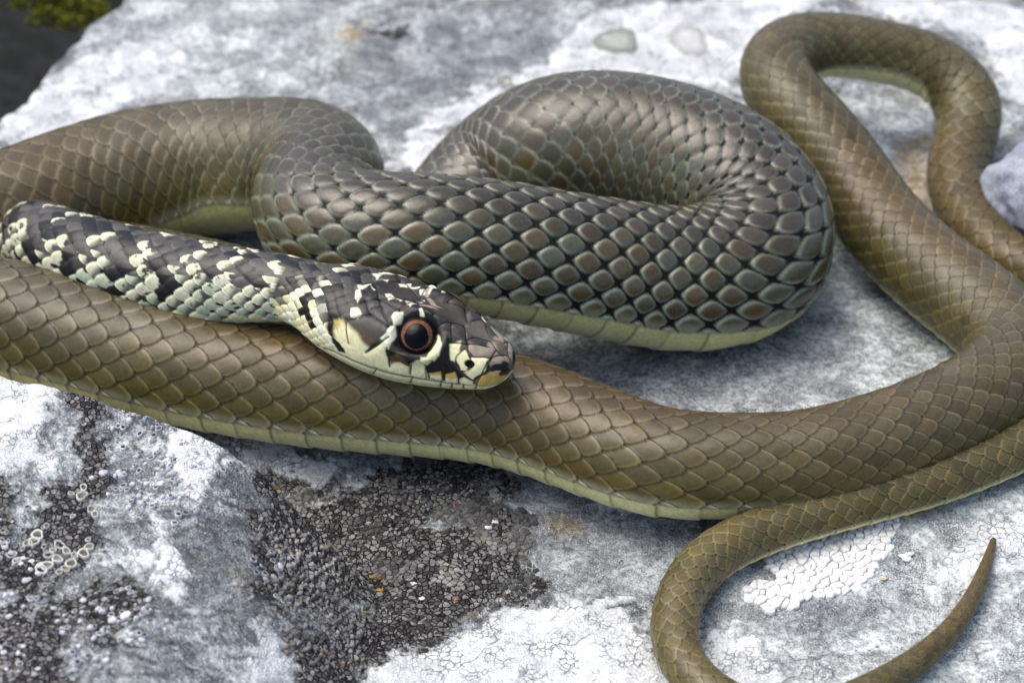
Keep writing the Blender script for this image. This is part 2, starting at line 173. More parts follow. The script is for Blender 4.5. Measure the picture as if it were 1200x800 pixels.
HEAD_PAINT = [('cream', 'cream', [(0.0, -1.841), (0.0, -1.248), (0.0501, -1.353), (0.0781, -0.812), (0.1181, -0.497), (0.1882, -0.75), (0.2703, -1.265), (0.3183, -1.169), (0.3564, -1.012), (0.4384, -1.196), (0.4905, -1.405), (0.5506, -1.117), (0.5766, -1.379), (0.6507, -1.318), (0.6947, -1.527), (0.7568, -1.841), (0.9109, -1.963), (0.991, -3.002), (0.979, -2.662), (0.7487, -2.452), (0.4484, -2.347), (0.1962, -2.182), (0.0, -2.173), (0.0, -2.051)]),
    ('rear', 'black', [(0.2723, -0.995), (0.3243, -0.942), (0.3564, -0.986), (0.3323, -1.152), (0.3403, -1.58), (0.3083, -1.457)]),
    ('rear', 'gold', [(0.3203, -1.1), (0.3604, -1.004), (0.3544, -1.152), (0.3363, -1.248)]),
    ('wedge', 'black', [(0.4785, -1.597), (0.4985, -1.283), (0.5425, -1.143), (0.5185, -1.292), (0.4905, -1.527)]),
    ('post', 'grey', [(0.3884, -0.986), (0.4344, -0.768), (0.5445, -0.899), (0.5546, -1.143), (0.5145, -1.204), (0.4865, -1.292), (0.4324, -1.091)]),
    ('brn', 'brown', [(0.4144, -1.091), (0.4424, -1.091), (0.5005, -1.23), (0.4885, -1.344), (0.4464, -1.23)]),
    ('tmp', 'grey', [(0.2703, -0.681), (0.3804, -0.454), (0.4364, -0.367), (0.5405, -0.48), (0.5425, -0.881), (0.4424, -0.75), (0.3884, -0.977), (0.3243, -0.942), (0.2723, -0.916)]),
    ('labial', 'black', [(0.5626, -1.309), (0.6106, -1.318), (0.6987, -1.318), (0.7147, -1.414), (0.6687, -1.562), (0.6607, -1.902), (0.6547, -1.676), (0.6166, -1.58), (0.5886, -1.684), (0.5806, -1.798)]),
    ('labial', 'brown', [(0.5846, -1.518), (0.6126, -1.37), (0.6466, -1.466), (0.6507, -1.684), (0.6166, -1.588), (0.5886, -1.71)]),
    ('labial', 'cream', [(0.6607, -1.588), (0.6907, -1.388), (0.7147, -1.492), (0.7227, -1.946), (0.6647, -1.894)]),
    ('lore', 'black', [(0.7367, -0.698), (0.7528, -0.646), (0.7868, -0.777), (0.8008, -1.169), (0.8509, -1.536), (0.9009, -1.737), (0.8468, -2.016), (0.8408, -1.51), (0.7948, -1.422), (0.7387, -1.3), (0.7588, -1.012)]),
    ('lab', 'black', [(0.7167, -1.614), (0.7387, -1.309), (0.7928, -1.326), (0.8408, -1.527), (0.8488, -2.016), (0.7928, -1.946), (0.7227, -1.972)]),
    ('lab', 'gold', [(0.7287, -1.763), (0.7748, -1.632), (0.7848, -1.92), (0.7307, -1.92)]),
    ('lab', 'cream', [(0.7367, -1.824), (0.7788, -1.737), (0.7828, -1.929), (0.7347, -1.937)]),
    ('lab', 'gold', [(0.7948, -1.702), (0.8268, -1.492), (0.8388, -1.71), (0.8408, -1.972), (0.7948, -1.963)]),
    ('lab', 'cream', [(0.7988, -1.815), (0.8388, -1.71), (0.8408, -1.972), (0.7968, -1.963)]),
    ('lab', 'cream', [(0.8488, -1.745), (0.8669, -1.641), (0.9009, -1.789), (0.9049, -2.033), (0.8468, -2.016)]),
    ('sock', 'black', [(0.5526, -0.585), (0.5626, -0.323), (0.6086, -0.148), (0.7047, -0.48), (0.7467, -0.812), (0.7387, -1.3), (0.6507, -1.353), (0.5926, -1.222), (0.5626, -0.925)]),
    ('pre', 'cream', [(0.6947, -0.637), (0.7267, -0.698), (0.7528, -0.864), (0.7568, -1.126), (0.7427, -1.292), (0.7167, -1.257), (0.7207, -1.03), (0.7147, -0.82)]),
    ('pre', 'cream', [(0.6967, -1.274), (0.7367, -1.248), (0.7207, -1.501), (0.6987, -1.431)]),
    ('pos', 'cream', [(0.5325, -0.707), (0.5385, -0.541), (0.5606, -0.524), (0.5726, -0.707), (0.5566, -0.812)]),
    ('pos', 'cream', [(0.5405, -0.881), (0.5606, -0.794), (0.5806, -0.977), (0.5806, -1.292), (0.5626, -1.335), (0.5546, -1.108)]),
    ('pos', 'cream', [(0.5305, -1.126), (0.5485, -0.977), (0.5686, -1.265), (0.5485, -1.178)]),
    ('nas', 'cream', [(0.7828, -0.846), (0.8088, -0.62), (0.8208, -0.908), (0.8188, -1.178), (0.7988, -1.178)]),
    ('nas', 'black', [(0.8188, -1.178), (0.8228, -0.899), (0.8348, -0.742), (0.8729, -0.899), (0.8849, -1.283), (0.8488, -1.431)]),
    ('nas', 'cream', [(0.8248, -1.117), (0.8268, -0.881), (0.8388, -0.785), (0.8709, -0.986), (0.8669, -1.37), (0.8468, -1.379)]),
    ('nas', 'cream', [(0.8729, -0.908), (0.9289, -0.733), (0.9289, -1.344), (0.9029, -1.71), (0.8609, -1.44), (0.8909, -1.196)]),
    ('ros', 'black', [(0.9289, -0.637), (0.9469, -0.593), (0.9409, -1.161), (0.9109, -1.772), (0.9009, -1.737), (0.9289, -1.196)]),
    ('ros', 'gold', [(0.9469, -1.169), (0.969, -0.925), (0.999, 0.663), (0.991, 2.993), (0.977, -2.19), (0.9109, -2.033), (0.9129, -1.772)]),
    ('ros', 'black', [(0.9449, -0.908), (0.973, -0.611), (0.995, 0.244), (0.999, 1.859), (0.977, -1.065), (0.9449, -1.204)]),
    ('ros', 'tan', [(0.9369, -0.585), (0.973, 0.079), (0.995, 0.14), (0.971, -0.689), (0.9429, -0.986)]),
    ('int', 'tan', [(0.8308, -0.567), (0.8468, -0.332), (0.8929, 0.0), (0.9329, -0.271), (0.9369, -0.672), (0.8769, -0.881), (0.8468, -0.785)]),
    ('int', 'tan', [(0.9069, 0.0), (0.9329, 0.611), (0.971, 0.288), (0.9389, -0.358)]),
    ('int', 'grey', [(0.7447, -0.358), (0.7808, 0.079), (0.8268, 0.567), (0.9049, 0.401), (0.8929, 0.017), (0.8408, -0.349), (0.8088, -0.637), (0.7808, -0.724)]),
    ('fleck', 'cream', [(0.3403, -0.393), (0.3504, -0.305), (0.3824, -0.471), (0.3824, -0.602), (0.3604, -0.55)]),
    ('fleck', 'cream', [(0.3704, -0.759), (0.3924, -0.672), (0.4164, -0.768), (0.4144, -0.916), (0.3864, -0.908)]),
    ('fleck', 'cream', [(0.3303, -0.262), (0.3564, -0.122), (0.3644, 0.07), (0.3984, 0.236), (0.4004, 0.175), (0.3644, -0.096), (0.3564, -0.288), (0.3443, -0.323)]),
    ('fleck', 'cream', [(0.6567, 0.768), (0.6687, 0.768), (0.6827, 0.768), (0.6807, 0.707)]),
    ('fleck', 'cream', [(0.5706, -0.026), (0.5906, 0.009), (0.5866, -0.052)]),
    ('fleck', 'cream', [(0.4905, 0.236), (0.5225, 0.358), (0.5245, 0.305), (0.4945, 0.218)]),
    ('fleck', 'cream', [(0.6126, 0.41), (0.6366, 0.532), (0.6406, 0.454), (0.6206, 0.367)]),
    ('fleck', 'tan', [(0.5325, 0.279), (0.5766, 0.41), (0.5826, 0.262), (0.5485, 0.157)]),
    ('fleck', 'tan', [(0.4444, 0.227), (0.4845, 0.367), (0.4925, 0.227), (0.4585, 0.131)]),
    ('rim', 'tan', [(0.5506, -0.358), (0.5686, -0.183), (0.6186, -0.035), (0.6587, -0.061), (0.6266, -0.113), (0.5766, -0.253), (0.5646, -0.401)]),
    ('band', 'cream', [(0.1902, -1.091), (0.1902, -0.873), (0.2242, -0.82), (0.2523, -0.942), (0.2683, -0.812), (0.2703, -1.082), (0.3283, -1.414), (0.3764, -1.728), (0.3163, -1.885), (0.2503, -1.658), (0.2122, -1.396)]),
    ('band', 'cream', [(0.1782, -0.846), (0.1742, -0.672), (0.2122, -0.585), (0.2262, -0.768)]),
    ('band', 'cream', [(0.1642, -0.602), (0.1341, -0.428), (0.1702, -0.253), (0.2022, -0.515)]),
    ('band', 'cream', [(0.1562, -0.253), (0.1582, -0.026), (0.1882, -0.035), (0.1962, -0.288)]),
    ('band', 'cream', [(0.1642, 0.079), (0.1862, 0.375), (0.2122, 0.654), (0.2222, 0.663), (0.2122, 0.14), (0.1842, 0.0)]),
    ('band', 'cream', [(0.0501, -1.728), (0.0701, -1.213), (0.0881, -0.759), (0.1161, -0.515), (0.1341, -0.785), (0.1121, -1.091), (0.1081, -1.501), (0.1161, -2.147), (0.0661, -2.269)]),
    ('band', 'cream', [(0.0641, -0.602), (0.0841, -0.401), (0.1061, -0.515), (0.0861, -0.716)]),
    ('band', 'cream', [(0.0501, -0.419), (0.0661, -0.166), (0.0841, -0.279), (0.0661, -0.489)]),
    ('band', 'cream', [(0.0581, -0.14), (0.0641, 0.236), (0.0861, 0.201), (0.0801, -0.175)]),
    ('band', 'cream', [(0.0641, 0.358), (0.0801, 0.628), (0.0881, 0.611), (0.0861, 0.253)]),
    ('band', 'cream', [(0.0521, 0.689), (0.0981, 0.593), (0.0961, 0.593), (0.0601, 0.672)]),
    ('band', 'cream', [(0.0, -0.838), (0.008, -0.681), (0.026, -0.855), (0.0, -0.96)]),
    ('band', 'cream', [(0.0, -0.559), (0.0, -0.367), (0.0, -0.471), (0.0, -0.654)]),
    ('band', 'cream', [(0.0, -0.279), (0.0, -0.026), (0.008, -0.061), (0.0, -0.323)]),
    ('gap', 'black', [(0.1241, -1.073), (0.1401, -0.637), (0.1882, -0.942), (0.2082, -1.405), (0.1742, -1.414), (0.1341, -1.335)]),
    ('str', 'black', [(0.1822, -1.073), (0.2062, -1.213), (0.2322, -1.562), (0.2102, -1.728), (0.1902, -1.318)]),
    ('str', 'black', [(0.3223, -1.422), (0.3524, -1.562), (0.3964, -1.772), (0.3644, -1.824), (0.3303, -1.614)]),
    ('str', 'black', [(0.0, -2.138), (0.008, -2.347), (0.0601, -2.286), (0.026, -2.347)])]
HEAD_LINES = [(1.3, [(0.1141, -2.147), (0.3283, -1.937), (0.4845, -1.99), (0.6186, -2.016), (0.7187, -2.016), (0.8448, -2.068), (0.9109, -2.068), (0.975, -2.269), (0.989, -2.967)]),
    (0.8, [(0.9109, -2.068), (0.9009, -2.452)]),
    (0.8, [(0.8629, -2.051), (0.8549, -2.461)]),
    (0.8, [(0.8208, -2.042), (0.8068, -2.461)]),
    (0.8, [(0.7788, -2.007), (0.7648, -2.452)]),
    (0.6, [(0.6687, -2.025), (0.6406, -2.443)]),
    (0.6, [(0.5265, -1.99), (0.4885, -2.374)]),
    (0.7, [(0.6607, -1.902), (0.6627, -1.588)]),
    (0.7, [(0.5806, -1.798), (0.5646, -1.3)]),
    (0.7, [(0.7928, -1.946), (0.7888, -1.431)]),
    (0.7, [(0.8448, -1.99), (0.8388, -1.553)]),
    (0.7, [(0.4044, -1.51), (0.3724, -1.056)]),
    (0.6, [(0.7227, -1.946), (0.7147, -1.492)]),
    (0.7, [(0.4825, -1.597), (0.5586, -1.073)]),
    (0.7, [(0.4464, -0.742), (0.5425, -0.881)]),
    (0.7, [(0.4464, -0.742), (0.3964, -0.524)]),
    (0.7, [(0.3884, -0.977), (0.4464, -0.742)]),
    (0.7, [(0.3964, -0.524), (0.4364, -0.375)]),
    (0.7, [(0.4364, -0.375), (0.5425, -0.881)]),
    (0.7, [(0.3864, -0.611), (0.3964, -0.524)]),
    (0.7, [(0.4404, -0.637), (0.4685, -0.524)]),
    (0.7, [(0.4364, -0.375), (0.3904, -0.122)]),
    (0.7, [(0.4364, -0.375), (0.5425, -0.506)]),
    (0.7, [(0.7427, -0.34), (0.7808, -0.724)]),
    (0.7, [(0.7427, -0.34), (0.6647, -0.253)]),
    (0.7, [(0.7387, -0.305), (0.7788, 0.105)]),
    (0.7, [(0.7788, 0.105), (0.8308, 0.611), (0.9089, 0.34)]),
    (0.7, [(0.8268, -0.524), (0.8468, -0.297), (0.8969, 0.052), (0.9349, -0.262), (0.9349, -0.681), (0.8769, -0.881), (0.8488, -0.777), (0.8268, -0.524)]),
    (0.7, [(0.8308, 0.611), (0.7808, 0.768)]),
    (0.7, [(0.7788, 0.105), (0.6907, 0.637)]),
    (0.7, [(0.6907, 0.637), (0.6647, -0.253)]),
    (0.6, [(0.5425, -0.506), (0.5606, 0.061), (0.6907, 0.637)]),
    (0.6, [(0.5606, 0.061), (0.4224, 0.393)]),
    (0.7, [(0.9349, -0.681), (0.9249, -1.422), (0.9109, -1.998)]),
    (0.7, [(0.9349, -0.681), (0.973, 0.052)]),
    (0.7, [(0.9349, -0.262), (0.971, 0.288)])]
EYE_AT = (0.6507, -0.855); NOSTRIL_AT = (0.8729, -1.134)

# ------------------------------------------------------------------ shapes as numbers (all lengths here in centimetres)
def _hash(ix, iy, seed):
    n = (ix * 374761393 + iy * 668265263 + seed * 974634541) & 0xffffffff
    n = ((n ^ (n >> 13)) * 1274126177) & 0xffffffff
    n = n ^ (n >> 16)
    return (n & 0xffffff) / float(0xffffff)

def vnoise(x, y, seed=0):
    x = np.asarray(x, float); y = np.asarray(y, float)
    ix = np.floor(x).astype(np.int64); iy = np.floor(y).astype(np.int64)
    fx = x - ix; fy = y - iy
    fx = fx * fx * fx * (fx * (fx * 6 - 15) + 10); fy = fy * fy * fy * (fy * (fy * 6 - 15) + 10)
    a = _hash(ix, iy, seed); b = _hash(ix + 1, iy, seed); c = _hash(ix, iy + 1, seed); d = _hash(ix + 1, iy + 1, seed)
    return (a + (b - a) * fx) * (1 - fy) + (c + (d - c) * fx) * fy

def fbm(x, y, octaves=4, seed=0, gain=0.5):
    s = 0.0; amp = 1.0; tot = 0.0
    for o in range(octaves):
        s = s + amp * (vnoise(x * 2 ** o + 17.3 * o, y * 2 ** o - 9.1 * o, seed + o) - 0.5)
        tot += amp; amp *= gain
    return s / tot * 2

def smooth(a, b, x):
    t = np.clip((np.asarray(x, float) - a) / (b - a), 0, 1)
    return t * t * (3 - 2 * t)

def poly_sd(x, y, poly):
    """signed distance to a polygon, positive inside"""
    x = np.asarray(x, float); y = np.asarray(y, float)
    d = np.full(x.shape, 1e9); inside = np.zeros(x.shape, bool)
    n = len(poly)
    for i in range(n):
        ax, ay = poly[i]; bx, by = poly[(i + 1) % n]
        ex, ey = bx - ax, by - ay
        t = np.clip(((x - ax) * ex + (y - ay) * ey) / (ex * ex + ey * ey + 1e-12), 0, 1)
        d = np.minimum(d, (x - ax - t * ex) ** 2 + (y - ay - t * ey) ** 2)
        if ay != by:
            c = ((ay > y) != (by > y)) & (x < (bx - ax) * (y - ay) / (by - ay) + ax)
            inside ^= c
    d = np.sqrt(d)
    return np.where(inside, d, -d)

def line_d(x, y, pts):
    d = np.full(np.shape(x), 1e9)
    for (ax, ay), (bx, by) in zip(pts[:-1], pts[1:]):
        ex, ey = bx - ax, by - ay
        t = np.clip(((x - ax) * ex + (y - ay) * ey) / (ex * ex + ey * ey + 1e-12), 0, 1)
        d = np.minimum(d, (x - ax - t * ex) ** 2 + (y - ay - t * ey) ** 2)
    return np.sqrt(d)

def edge_dist(x, y):
    """how far inside the rock's broken edge (negative beyond it)"""
    (ax, ay), (bx, by) = EDGE
    L = math.hypot(bx - ax, by - ay)
    return ((x - ax) * (by - ay) - (y - ay) * (bx - ax)) / L + 0.45 * fbm(x * 0.6, y * 0.6, 3, 21)

def rock_height(x, y):
    """top of the big pale rock the snake lies on"""
    h = 0.22 * fbm(x * 0.22, y * 0.22, 3, 5) + 0.05 * fbm(x * 0.9, y * 0.9, 3, 9) - 0.03
    h = h + 0.10 * smooth(8, 16, y) * (y - 8) * 0.5
    # the hollow with dark lichen in front of the snake
    h = h - 0.14 * np.exp(-(((x + 3.0) / 2.2) ** 2 + ((y + 5.6) / 2.0) ** 2))
    # the rock ends at the upper left and drops into a gap
    e = edge_dist(x, y)
    drop = smooth(0.15, -1.3, e)
    h = h - 7.0 * drop
    return h

def boulder_height(x, y):
    """low foreground boulder: crest towards the snake, top sloping to the viewer"""
    # crest line through A and B, distance positive towards the viewer
    ax, ay = CREST[0]; bx, by = CREST[1]
    L = math.hypot(bx - ax, by - ay); nx, ny = (by - ay) / L, -(bx - ax) / L
    wob = 0.22 * fbm(x * 0.7, y * 0.7, 3, 31)
    d = (x - ax) * nx + (y - ay) * ny + wob * 0.6
    dr = BRIGHT - x + 0.05 * (y + 4) + 0.5 * fbm(y * 0.45, x * 0.2, 3, 37)
    top = BTOP - 0.10 * d + 0.18 * fbm(x * 0.55, y * 0.55, 3, 33) + 0.035 * fbm(x * 2.6, y * 2.6, 3, 35)
    back = smooth(-0.75, 0.35, d); right = smooth(-3.0, 1.3, dr)
    return -1.2 + (top + 1.2) * back * (0.12 + 0.88 * right)

def spline(P, u, uu):
    """natural cubic spline of the columns of P over u, read at uu"""
    P = np.asarray(P, float); u = np.asarray(u, float); n = len(u); h = np.diff(u)
    A = np.zeros((n, n)); R = np.zeros_like(P); A[0, 0] = A[-1, -1] = 1
    for i in range(1, n - 1):
        A[i, i - 1] = h[i - 1]; A[i, i] = 2 * (h[i - 1] + h[i]); A[i, i + 1] = h[i]
        R[i] = 3 * ((P[i + 1] - P[i]) / h[i] - (P[i] - P[i - 1]) / h[i - 1])
    c = np.linalg.solve(A, R)
    k = np.clip(np.searchsorted(u, uu) - 1, 0, n - 2); dx = (uu - u[k])[:, None]; hk = h[k][:, None]
    b = (P[k + 1] - P[k]) / hk - hk * (2 * c[k] + c[k + 1]) / 3; d = (c[k + 1] - c[k]) / (3 * hk)
    return P[k] + b * dx + c[k] * dx ** 2 + d * dx ** 3

def gsmooth(a, sig):
    n = int(sig * 3); k = np.exp(-0.5 * (np.arange(-n, n + 1) / sig) ** 2); k /= k.sum()
    ap = np.concatenate([np.repeat(a[:1], n, 0), a, np.repeat(a[-1:], n, 0)])
    if a.ndim == 1: return np.convolve(ap, k, 'valid')
    return np.stack([np.convolve(ap[:, i], k, 'valid') for i in range(a.shape[1])], 1)

def centre_line():
    """dense centre line of the body, from the back of the head to the tail tip"""
    P = np.array([p[:3] for p in PATH]); K = np.array([p[3:] for p in PATH], float)
    P = np.concatenate([head_axis(np.array([0.36, 0.24, 0.12])), P]); K = np.concatenate([K[:1]] * 3 + [K])   # the neck leaves the head in line with it
    u = np.concatenate([[0], np.cumsum(np.sqrt(np.linalg.norm(np.diff(P, axis=0), axis=1)))])
    uu = np.linspace(0, u[-1], 24000)
    C = spline(P, u, uu)
    k = np.stack([np.interp(uu, u, K[:, i]) for i in range(K.shape[1])], 1)
    s = np.concatenate([[0], np.cumsum(np.linalg.norm(np.diff(C, axis=0), axis=1))])
    ss = np.arange(np.interp(u[3], uu, s), s[-1], 0.01)
    C = np.stack([np.interp(ss, s, C[:, i]) for i in range(3)], 1)
    k = np.stack([np.interp(ss, s, k[:, i]) for i in range(k.shape[1])], 1)
    k2 = np.stack([gsmooth(k[:, i], 25) for i in range(k.shape[1])], 1)
    C2 = gsmooth(C, 10); wgt = np.clip((ss - ss[0]) / 0.4, 0, 1)[:, None]; wge = np.clip((ss[-1] - ss) / 0.4, 0, 1)[:, None]
    wgt = np.minimum(wgt, wge)
    return ss - ss[0], C * (1 - wgt) + C2 * wgt, k2

def frames(C, roll):
    T = np.gradient(C, axis=0); T /= np.linalg.norm(T, axis=1)[:, None]
    up = np.array([0, 0, 1.0]); U = up - T * (T @ up)[:, None]; U /= np.linalg.norm(U, axis=1)[:, None]
    S = np.cross(T, U)
    c = np.cos(roll)[:, None]; s = np.sin(roll)[:, None]
    return T, U * c + S * s, S * c - U * s

# ---- the head: cross-sections along an axis from the neck (t = 0) to the snout (t = 1)
HT = np.array([0.00, 0.08, 0.18, 0.30, 0.42, 0.54, 0.64, 0.74, 0.83, 0.90, 0.955, 0.985, 1.0])
HW = np.array(HEAD_W); HU = np.array(HEAD_U); HD = np.array(HEAD_D)

def head_axis(t):
    """bend of the axis: the head curves a little out of the neck's direction"""
    t = np.asarray(t, float)[..., None]
    a, b, c = np.array(HEAD_A), np.array(HEAD_B), np.array(HEAD_C)
    return a * (1 - t) ** 2 + 2 * b * t * (1 - t) + c * t ** 2

def head_points(t, phi, lift=None):
    """t along, phi round from the crown (0) over the snake's right side (+) to the chin"""
    t = np.asarray(t, float); phi = np.asarray(phi, float)
    e = 1e-3
    C = head_axis(t); T = head_axis(t - e) - head_axis(t + e)           # tangent runs to the tail, as along the body
    T = T / np.linalg.norm(T, axis=-1)[..., None]
    up = np.array([0, 0, 1.0]); U = up - T * (T @ up)[..., None]; U /= np.linalg.norm(U, axis=-1)[..., None]
    S = np.cross(T, U)
    rl = np.radians(HEAD_ROLL) * smooth(0, .5, t)
    c = np.cos(rl)[..., None]; s = np.sin(rl)[..., None]
    U, S = U * c + S * s, S * c - U * s
    n = 13
    W = np.interp(t, HTF, HWF); Hu = np.interp(t, HTF, HUF); Hd = np.interp(t, HTF, HDF)
    bl = smooth(0.05, 0.35, t)
    ex = 2.0 + 0.55 * bl
    sn, cs = np.sin(phi), np.cos(phi)
    rr = 1 / (np.abs(sn) ** ex + np.abs(cs) ** ex) ** (1 / ex)
    x = W * sn * rr
    low = cs < 0
    y = np.where(low, Hd, Hu) * cs * rr
    # bodies are flatter below
    # the sides lean in above the eye line, cheeks swell at the jaw
    x = x * (1 - 0.04 * bl * smooth(-0.1, 0.9, cs))
    y = y + 0.06 * bl * smooth(.75, 1., t) * 0
    # snout droops very slightly at its end
    p = C + U * y[..., None] + S * x[..., None]
    nrm = U * (y / np.maximum(np.where(low, Hd, Hu), 1e-3) ** 2)[..., None] + S * (x / np.maximum(W, 1e-3) ** 2)[..., None]
    nrm = nrm - T * (0.25 * smooth(.8, 1, t))[..., None]
    nrm /= np.maximum(np.linalg.norm(nrm, axis=-1), 1e-6)[..., None]
    if lift is not None: p = p + nrm * np.asarray(lift)[..., None]
    return p, nrm

def _fine(v):
    tf = np.linspace(0, 1, 400)
    f = spline(np.array(v)[:, None], HT, np.minimum(tf, 0.955))[:, 0]
    f0 = spline(np.array(v)[:, None], HT, np.array([0.955]))[0, 0]
    q = np.clip((tf - 0.90) / 0.10, 0, 1)
    end = np.sqrt(np.maximum(1 - q ** 2.6, 0))
    return tf, f * end
HTF, HWF = _fine(HW); _, HUF = _fine(HU); _, HDF = _fine(HD)


# ================================================================== helpers
rng = np.random.default_rng(7)
random.seed(7)

def build_mesh(name, co, faces, mat, smoothed=True, attrs=None, colors=None, parent=None):
    """co: (n,3) in cm; faces: list of int arrays (m,k), one array for each face size"""
    me = bpy.data.meshes.new(name)
    co = np.asarray(co, np.float32) * CM
    if not isinstance(faces, list): faces = [faces]
    faces = [np.asarray(f, np.int32) for f in faces if len(f)]
    loops = np.concatenate([f.ravel() for f in faces])
    sizes = np.concatenate([np.full(len(f), f.shape[1], np.int32) for f in faces])
    starts = np.concatenate([[0], np.cumsum(sizes)[:-1]]).astype(np.int32)
    me.vertices.add(len(co)); me.vertices.foreach_set('co', co.ravel())
    me.loops.add(len(loops)); me.loops.foreach_set('vertex_index', loops)
    me.polygons.add(len(sizes)); me.polygons.foreach_set('loop_start', starts)
    me.update(calc_edges=True)
    if smoothed: me.polygons.foreach_set('use_smooth', np.ones(len(sizes), bool))
    for k, v in (attrs or {}).items():
        a = me.attributes.new(k, 'FLOAT', 'POINT'); a.data.foreach_set('value', np.asarray(v, np.float32).ravel())
    if colors is not None:
        a = me.attributes.new('tint', 'FLOAT_COLOR', 'POINT')
        c = np.ones((len(co), 4), np.float32); c[:, :3] = colors; a.data.foreach_set('color', c.ravel())
    me.materials.append(mat)
    o = bpy.data.objects.new(name, me); COL.objects.link(o)
    if parent is not None: o.parent = parent
    return o

def grid_faces(nu, nv, wrap=False, off=0):
    i = np.arange(nu - 1)[:, None]; j = np.arange(nv if wrap else nv - 1)[None, :]
    j2 = (j + 1) % nv
    a = i * nv + j; b = (i + 1) * nv + j; c = (i + 1) * nv + j2; d = i * nv + j2
    return np.stack([a, d, c, b], -1).reshape(-1, 4) + off

def tag(o, label=None, cat=None, group=None, kind=None):
    if label: o['label'] = label
    if cat: o['category'] = cat
    if group: o['group'] = group
    if kind: o['kind'] = kind
    return o

class N:
    """short-hand for writing a node material"""
    def __init__(self, name):
        self.m = bpy.data.materials.new(name); self.m.use_nodes = True
        self.t = self.m.node_tree; self.b = self.t.nodes['Principled BSDF']
        tc = self.t.nodes.new('ShaderNodeTexCoord')
        vm = self.t.nodes.new('ShaderNodeVectorMath'); vm.operation = 'SCALE'; vm.inputs[3].default_value = 100.0
        self.t.links.new(tc.outputs['Object'], vm.inputs[0]); self.co = vm.outputs[0]
    def put(self, sock, v):
        if isinstance(v, bpy.types.NodeSocket): self.t.links.new(v, sock)
        elif isinstance(v, (tuple, list)) and len(v) == 3 and sock.type == 'RGBA': sock.default_value = (*v, 1)
        else: sock.default_value = v
    def noise(self, scale, detail=3, rough=0.55, co=None, dist=0.0):
        n = self.t.nodes.new('ShaderNodeTexNoise'); n.inputs['Scale'].default_value = scale
        n.inputs['Detail'].default_value = detail; n.inputs['Roughness'].default_value = rough; n.inputs['Distortion'].default_value = dist
        self.t.links.new(co or self.co, n.inputs['Vector']); return n.outputs['Fac']
    def noisec(self, scale, detail=2, co=None):
        n = self.t.nodes.new('ShaderNodeTexNoise'); n.inputs['Scale'].default_value = scale; n.inputs['Detail'].default_value = detail
        self.t.links.new(co or self.co, n.inputs['Vector']); return n.outputs['Color']
    def voro(self, scale, feature='F1', out='Distance', co=None, rand=1.0):
        n = self.t.nodes.new('ShaderNodeTexVoronoi'); n.feature = feature; n.inputs['Scale'].default_value = scale
        n.inputs['Randomness'].default_value = rand
        self.t.links.new(co or self.co, n.inputs['Vector']); return n.outputs[out]
    def math(self, op, a, b=0.0, c=None):
        n = self.t.nodes.new('ShaderNodeMath'); n.operation = op
        self.put(n.inputs[0], a); self.put(n.inputs[1], b)
        if c is not None: self.put(n.inputs[2], c)
        return n.outputs[0]
    def step(self, x, a, b, lo=0.0, hi=1.0):
        n = self.t.nodes.new('ShaderNodeMapRange'); n.interpolation_type = 'SMOOTHSTEP'
        self.put(n.inputs[0], x); n.inputs[1].default_value = a; n.inputs[2].default_value = b
        n.inputs[3].default_value = lo; n.inputs[4].default_value = hi; return n.outputs[0]
    def mix(self, f, a, b, mode='MIX'):
        n = self.t.nodes.new('ShaderNodeMix'); n.data_type = 'RGBA'; n.blend_type = mode
        self.put(n.inputs[0], f); self.put(n.inputs[6], a); self.put(n.inputs[7], b); return n.outputs[2]
    def attr(self, name, color=False):
        n = self.t.nodes.new('ShaderNodeAttribute'); n.attribute_name = name
        return n.outputs['Color'] if color else n.outputs['Fac']
    def warp(self, amount, scale):
        c = self.noisec(scale)
        s = self.t.nodes.new('ShaderNodeVectorMath'); s.operation = 'SUBTRACT'; self.t.links.new(c, s.inputs[0]); s.inputs[1].default_value = (.5, .5, .5)
        k = self.t.nodes.new('ShaderNodeVectorMath'); k.operation = 'SCALE'; self.t.links.new(s.outputs[0], k.inputs[0]); k.inputs[3].default_value = amount
        a = self.t.nodes.new('ShaderNodeVectorMath'); a.operation = 'ADD'; self.t.links.new(self.co, a.inputs[0]); self.t.links.new(k.outputs[0], a.inputs[1])
        return a.outputs[0]
    def bump(self, h, strength, dist_cm, normal=None):
        n = self.t.nodes.new('ShaderNodeBump'); n.inputs['Strength'].default_value = strength; n.inputs['Distance'].default_value = dist_cm * CM
        self.put(n.inputs['Height'], h)
        if normal is not None: self.t.links.new(normal, n.inputs['Normal'])
        return n.outputs[0]
    def done(self, color, rough=0.9, spec=0.3, normal=None, **kw):
        self.put(self.b.inputs['Base Color'], color); self.put(self.b.inputs['Roughness'], rough)
        self.put(self.b.inputs['Specular IOR Level'], spec)
        if normal is not None: self.t.links.new(normal, self.b.inputs['Normal'])
        for k, v in kw.items(): self.put(self.b.inputs[k.replace('_', ' ')], v)
        return self.m

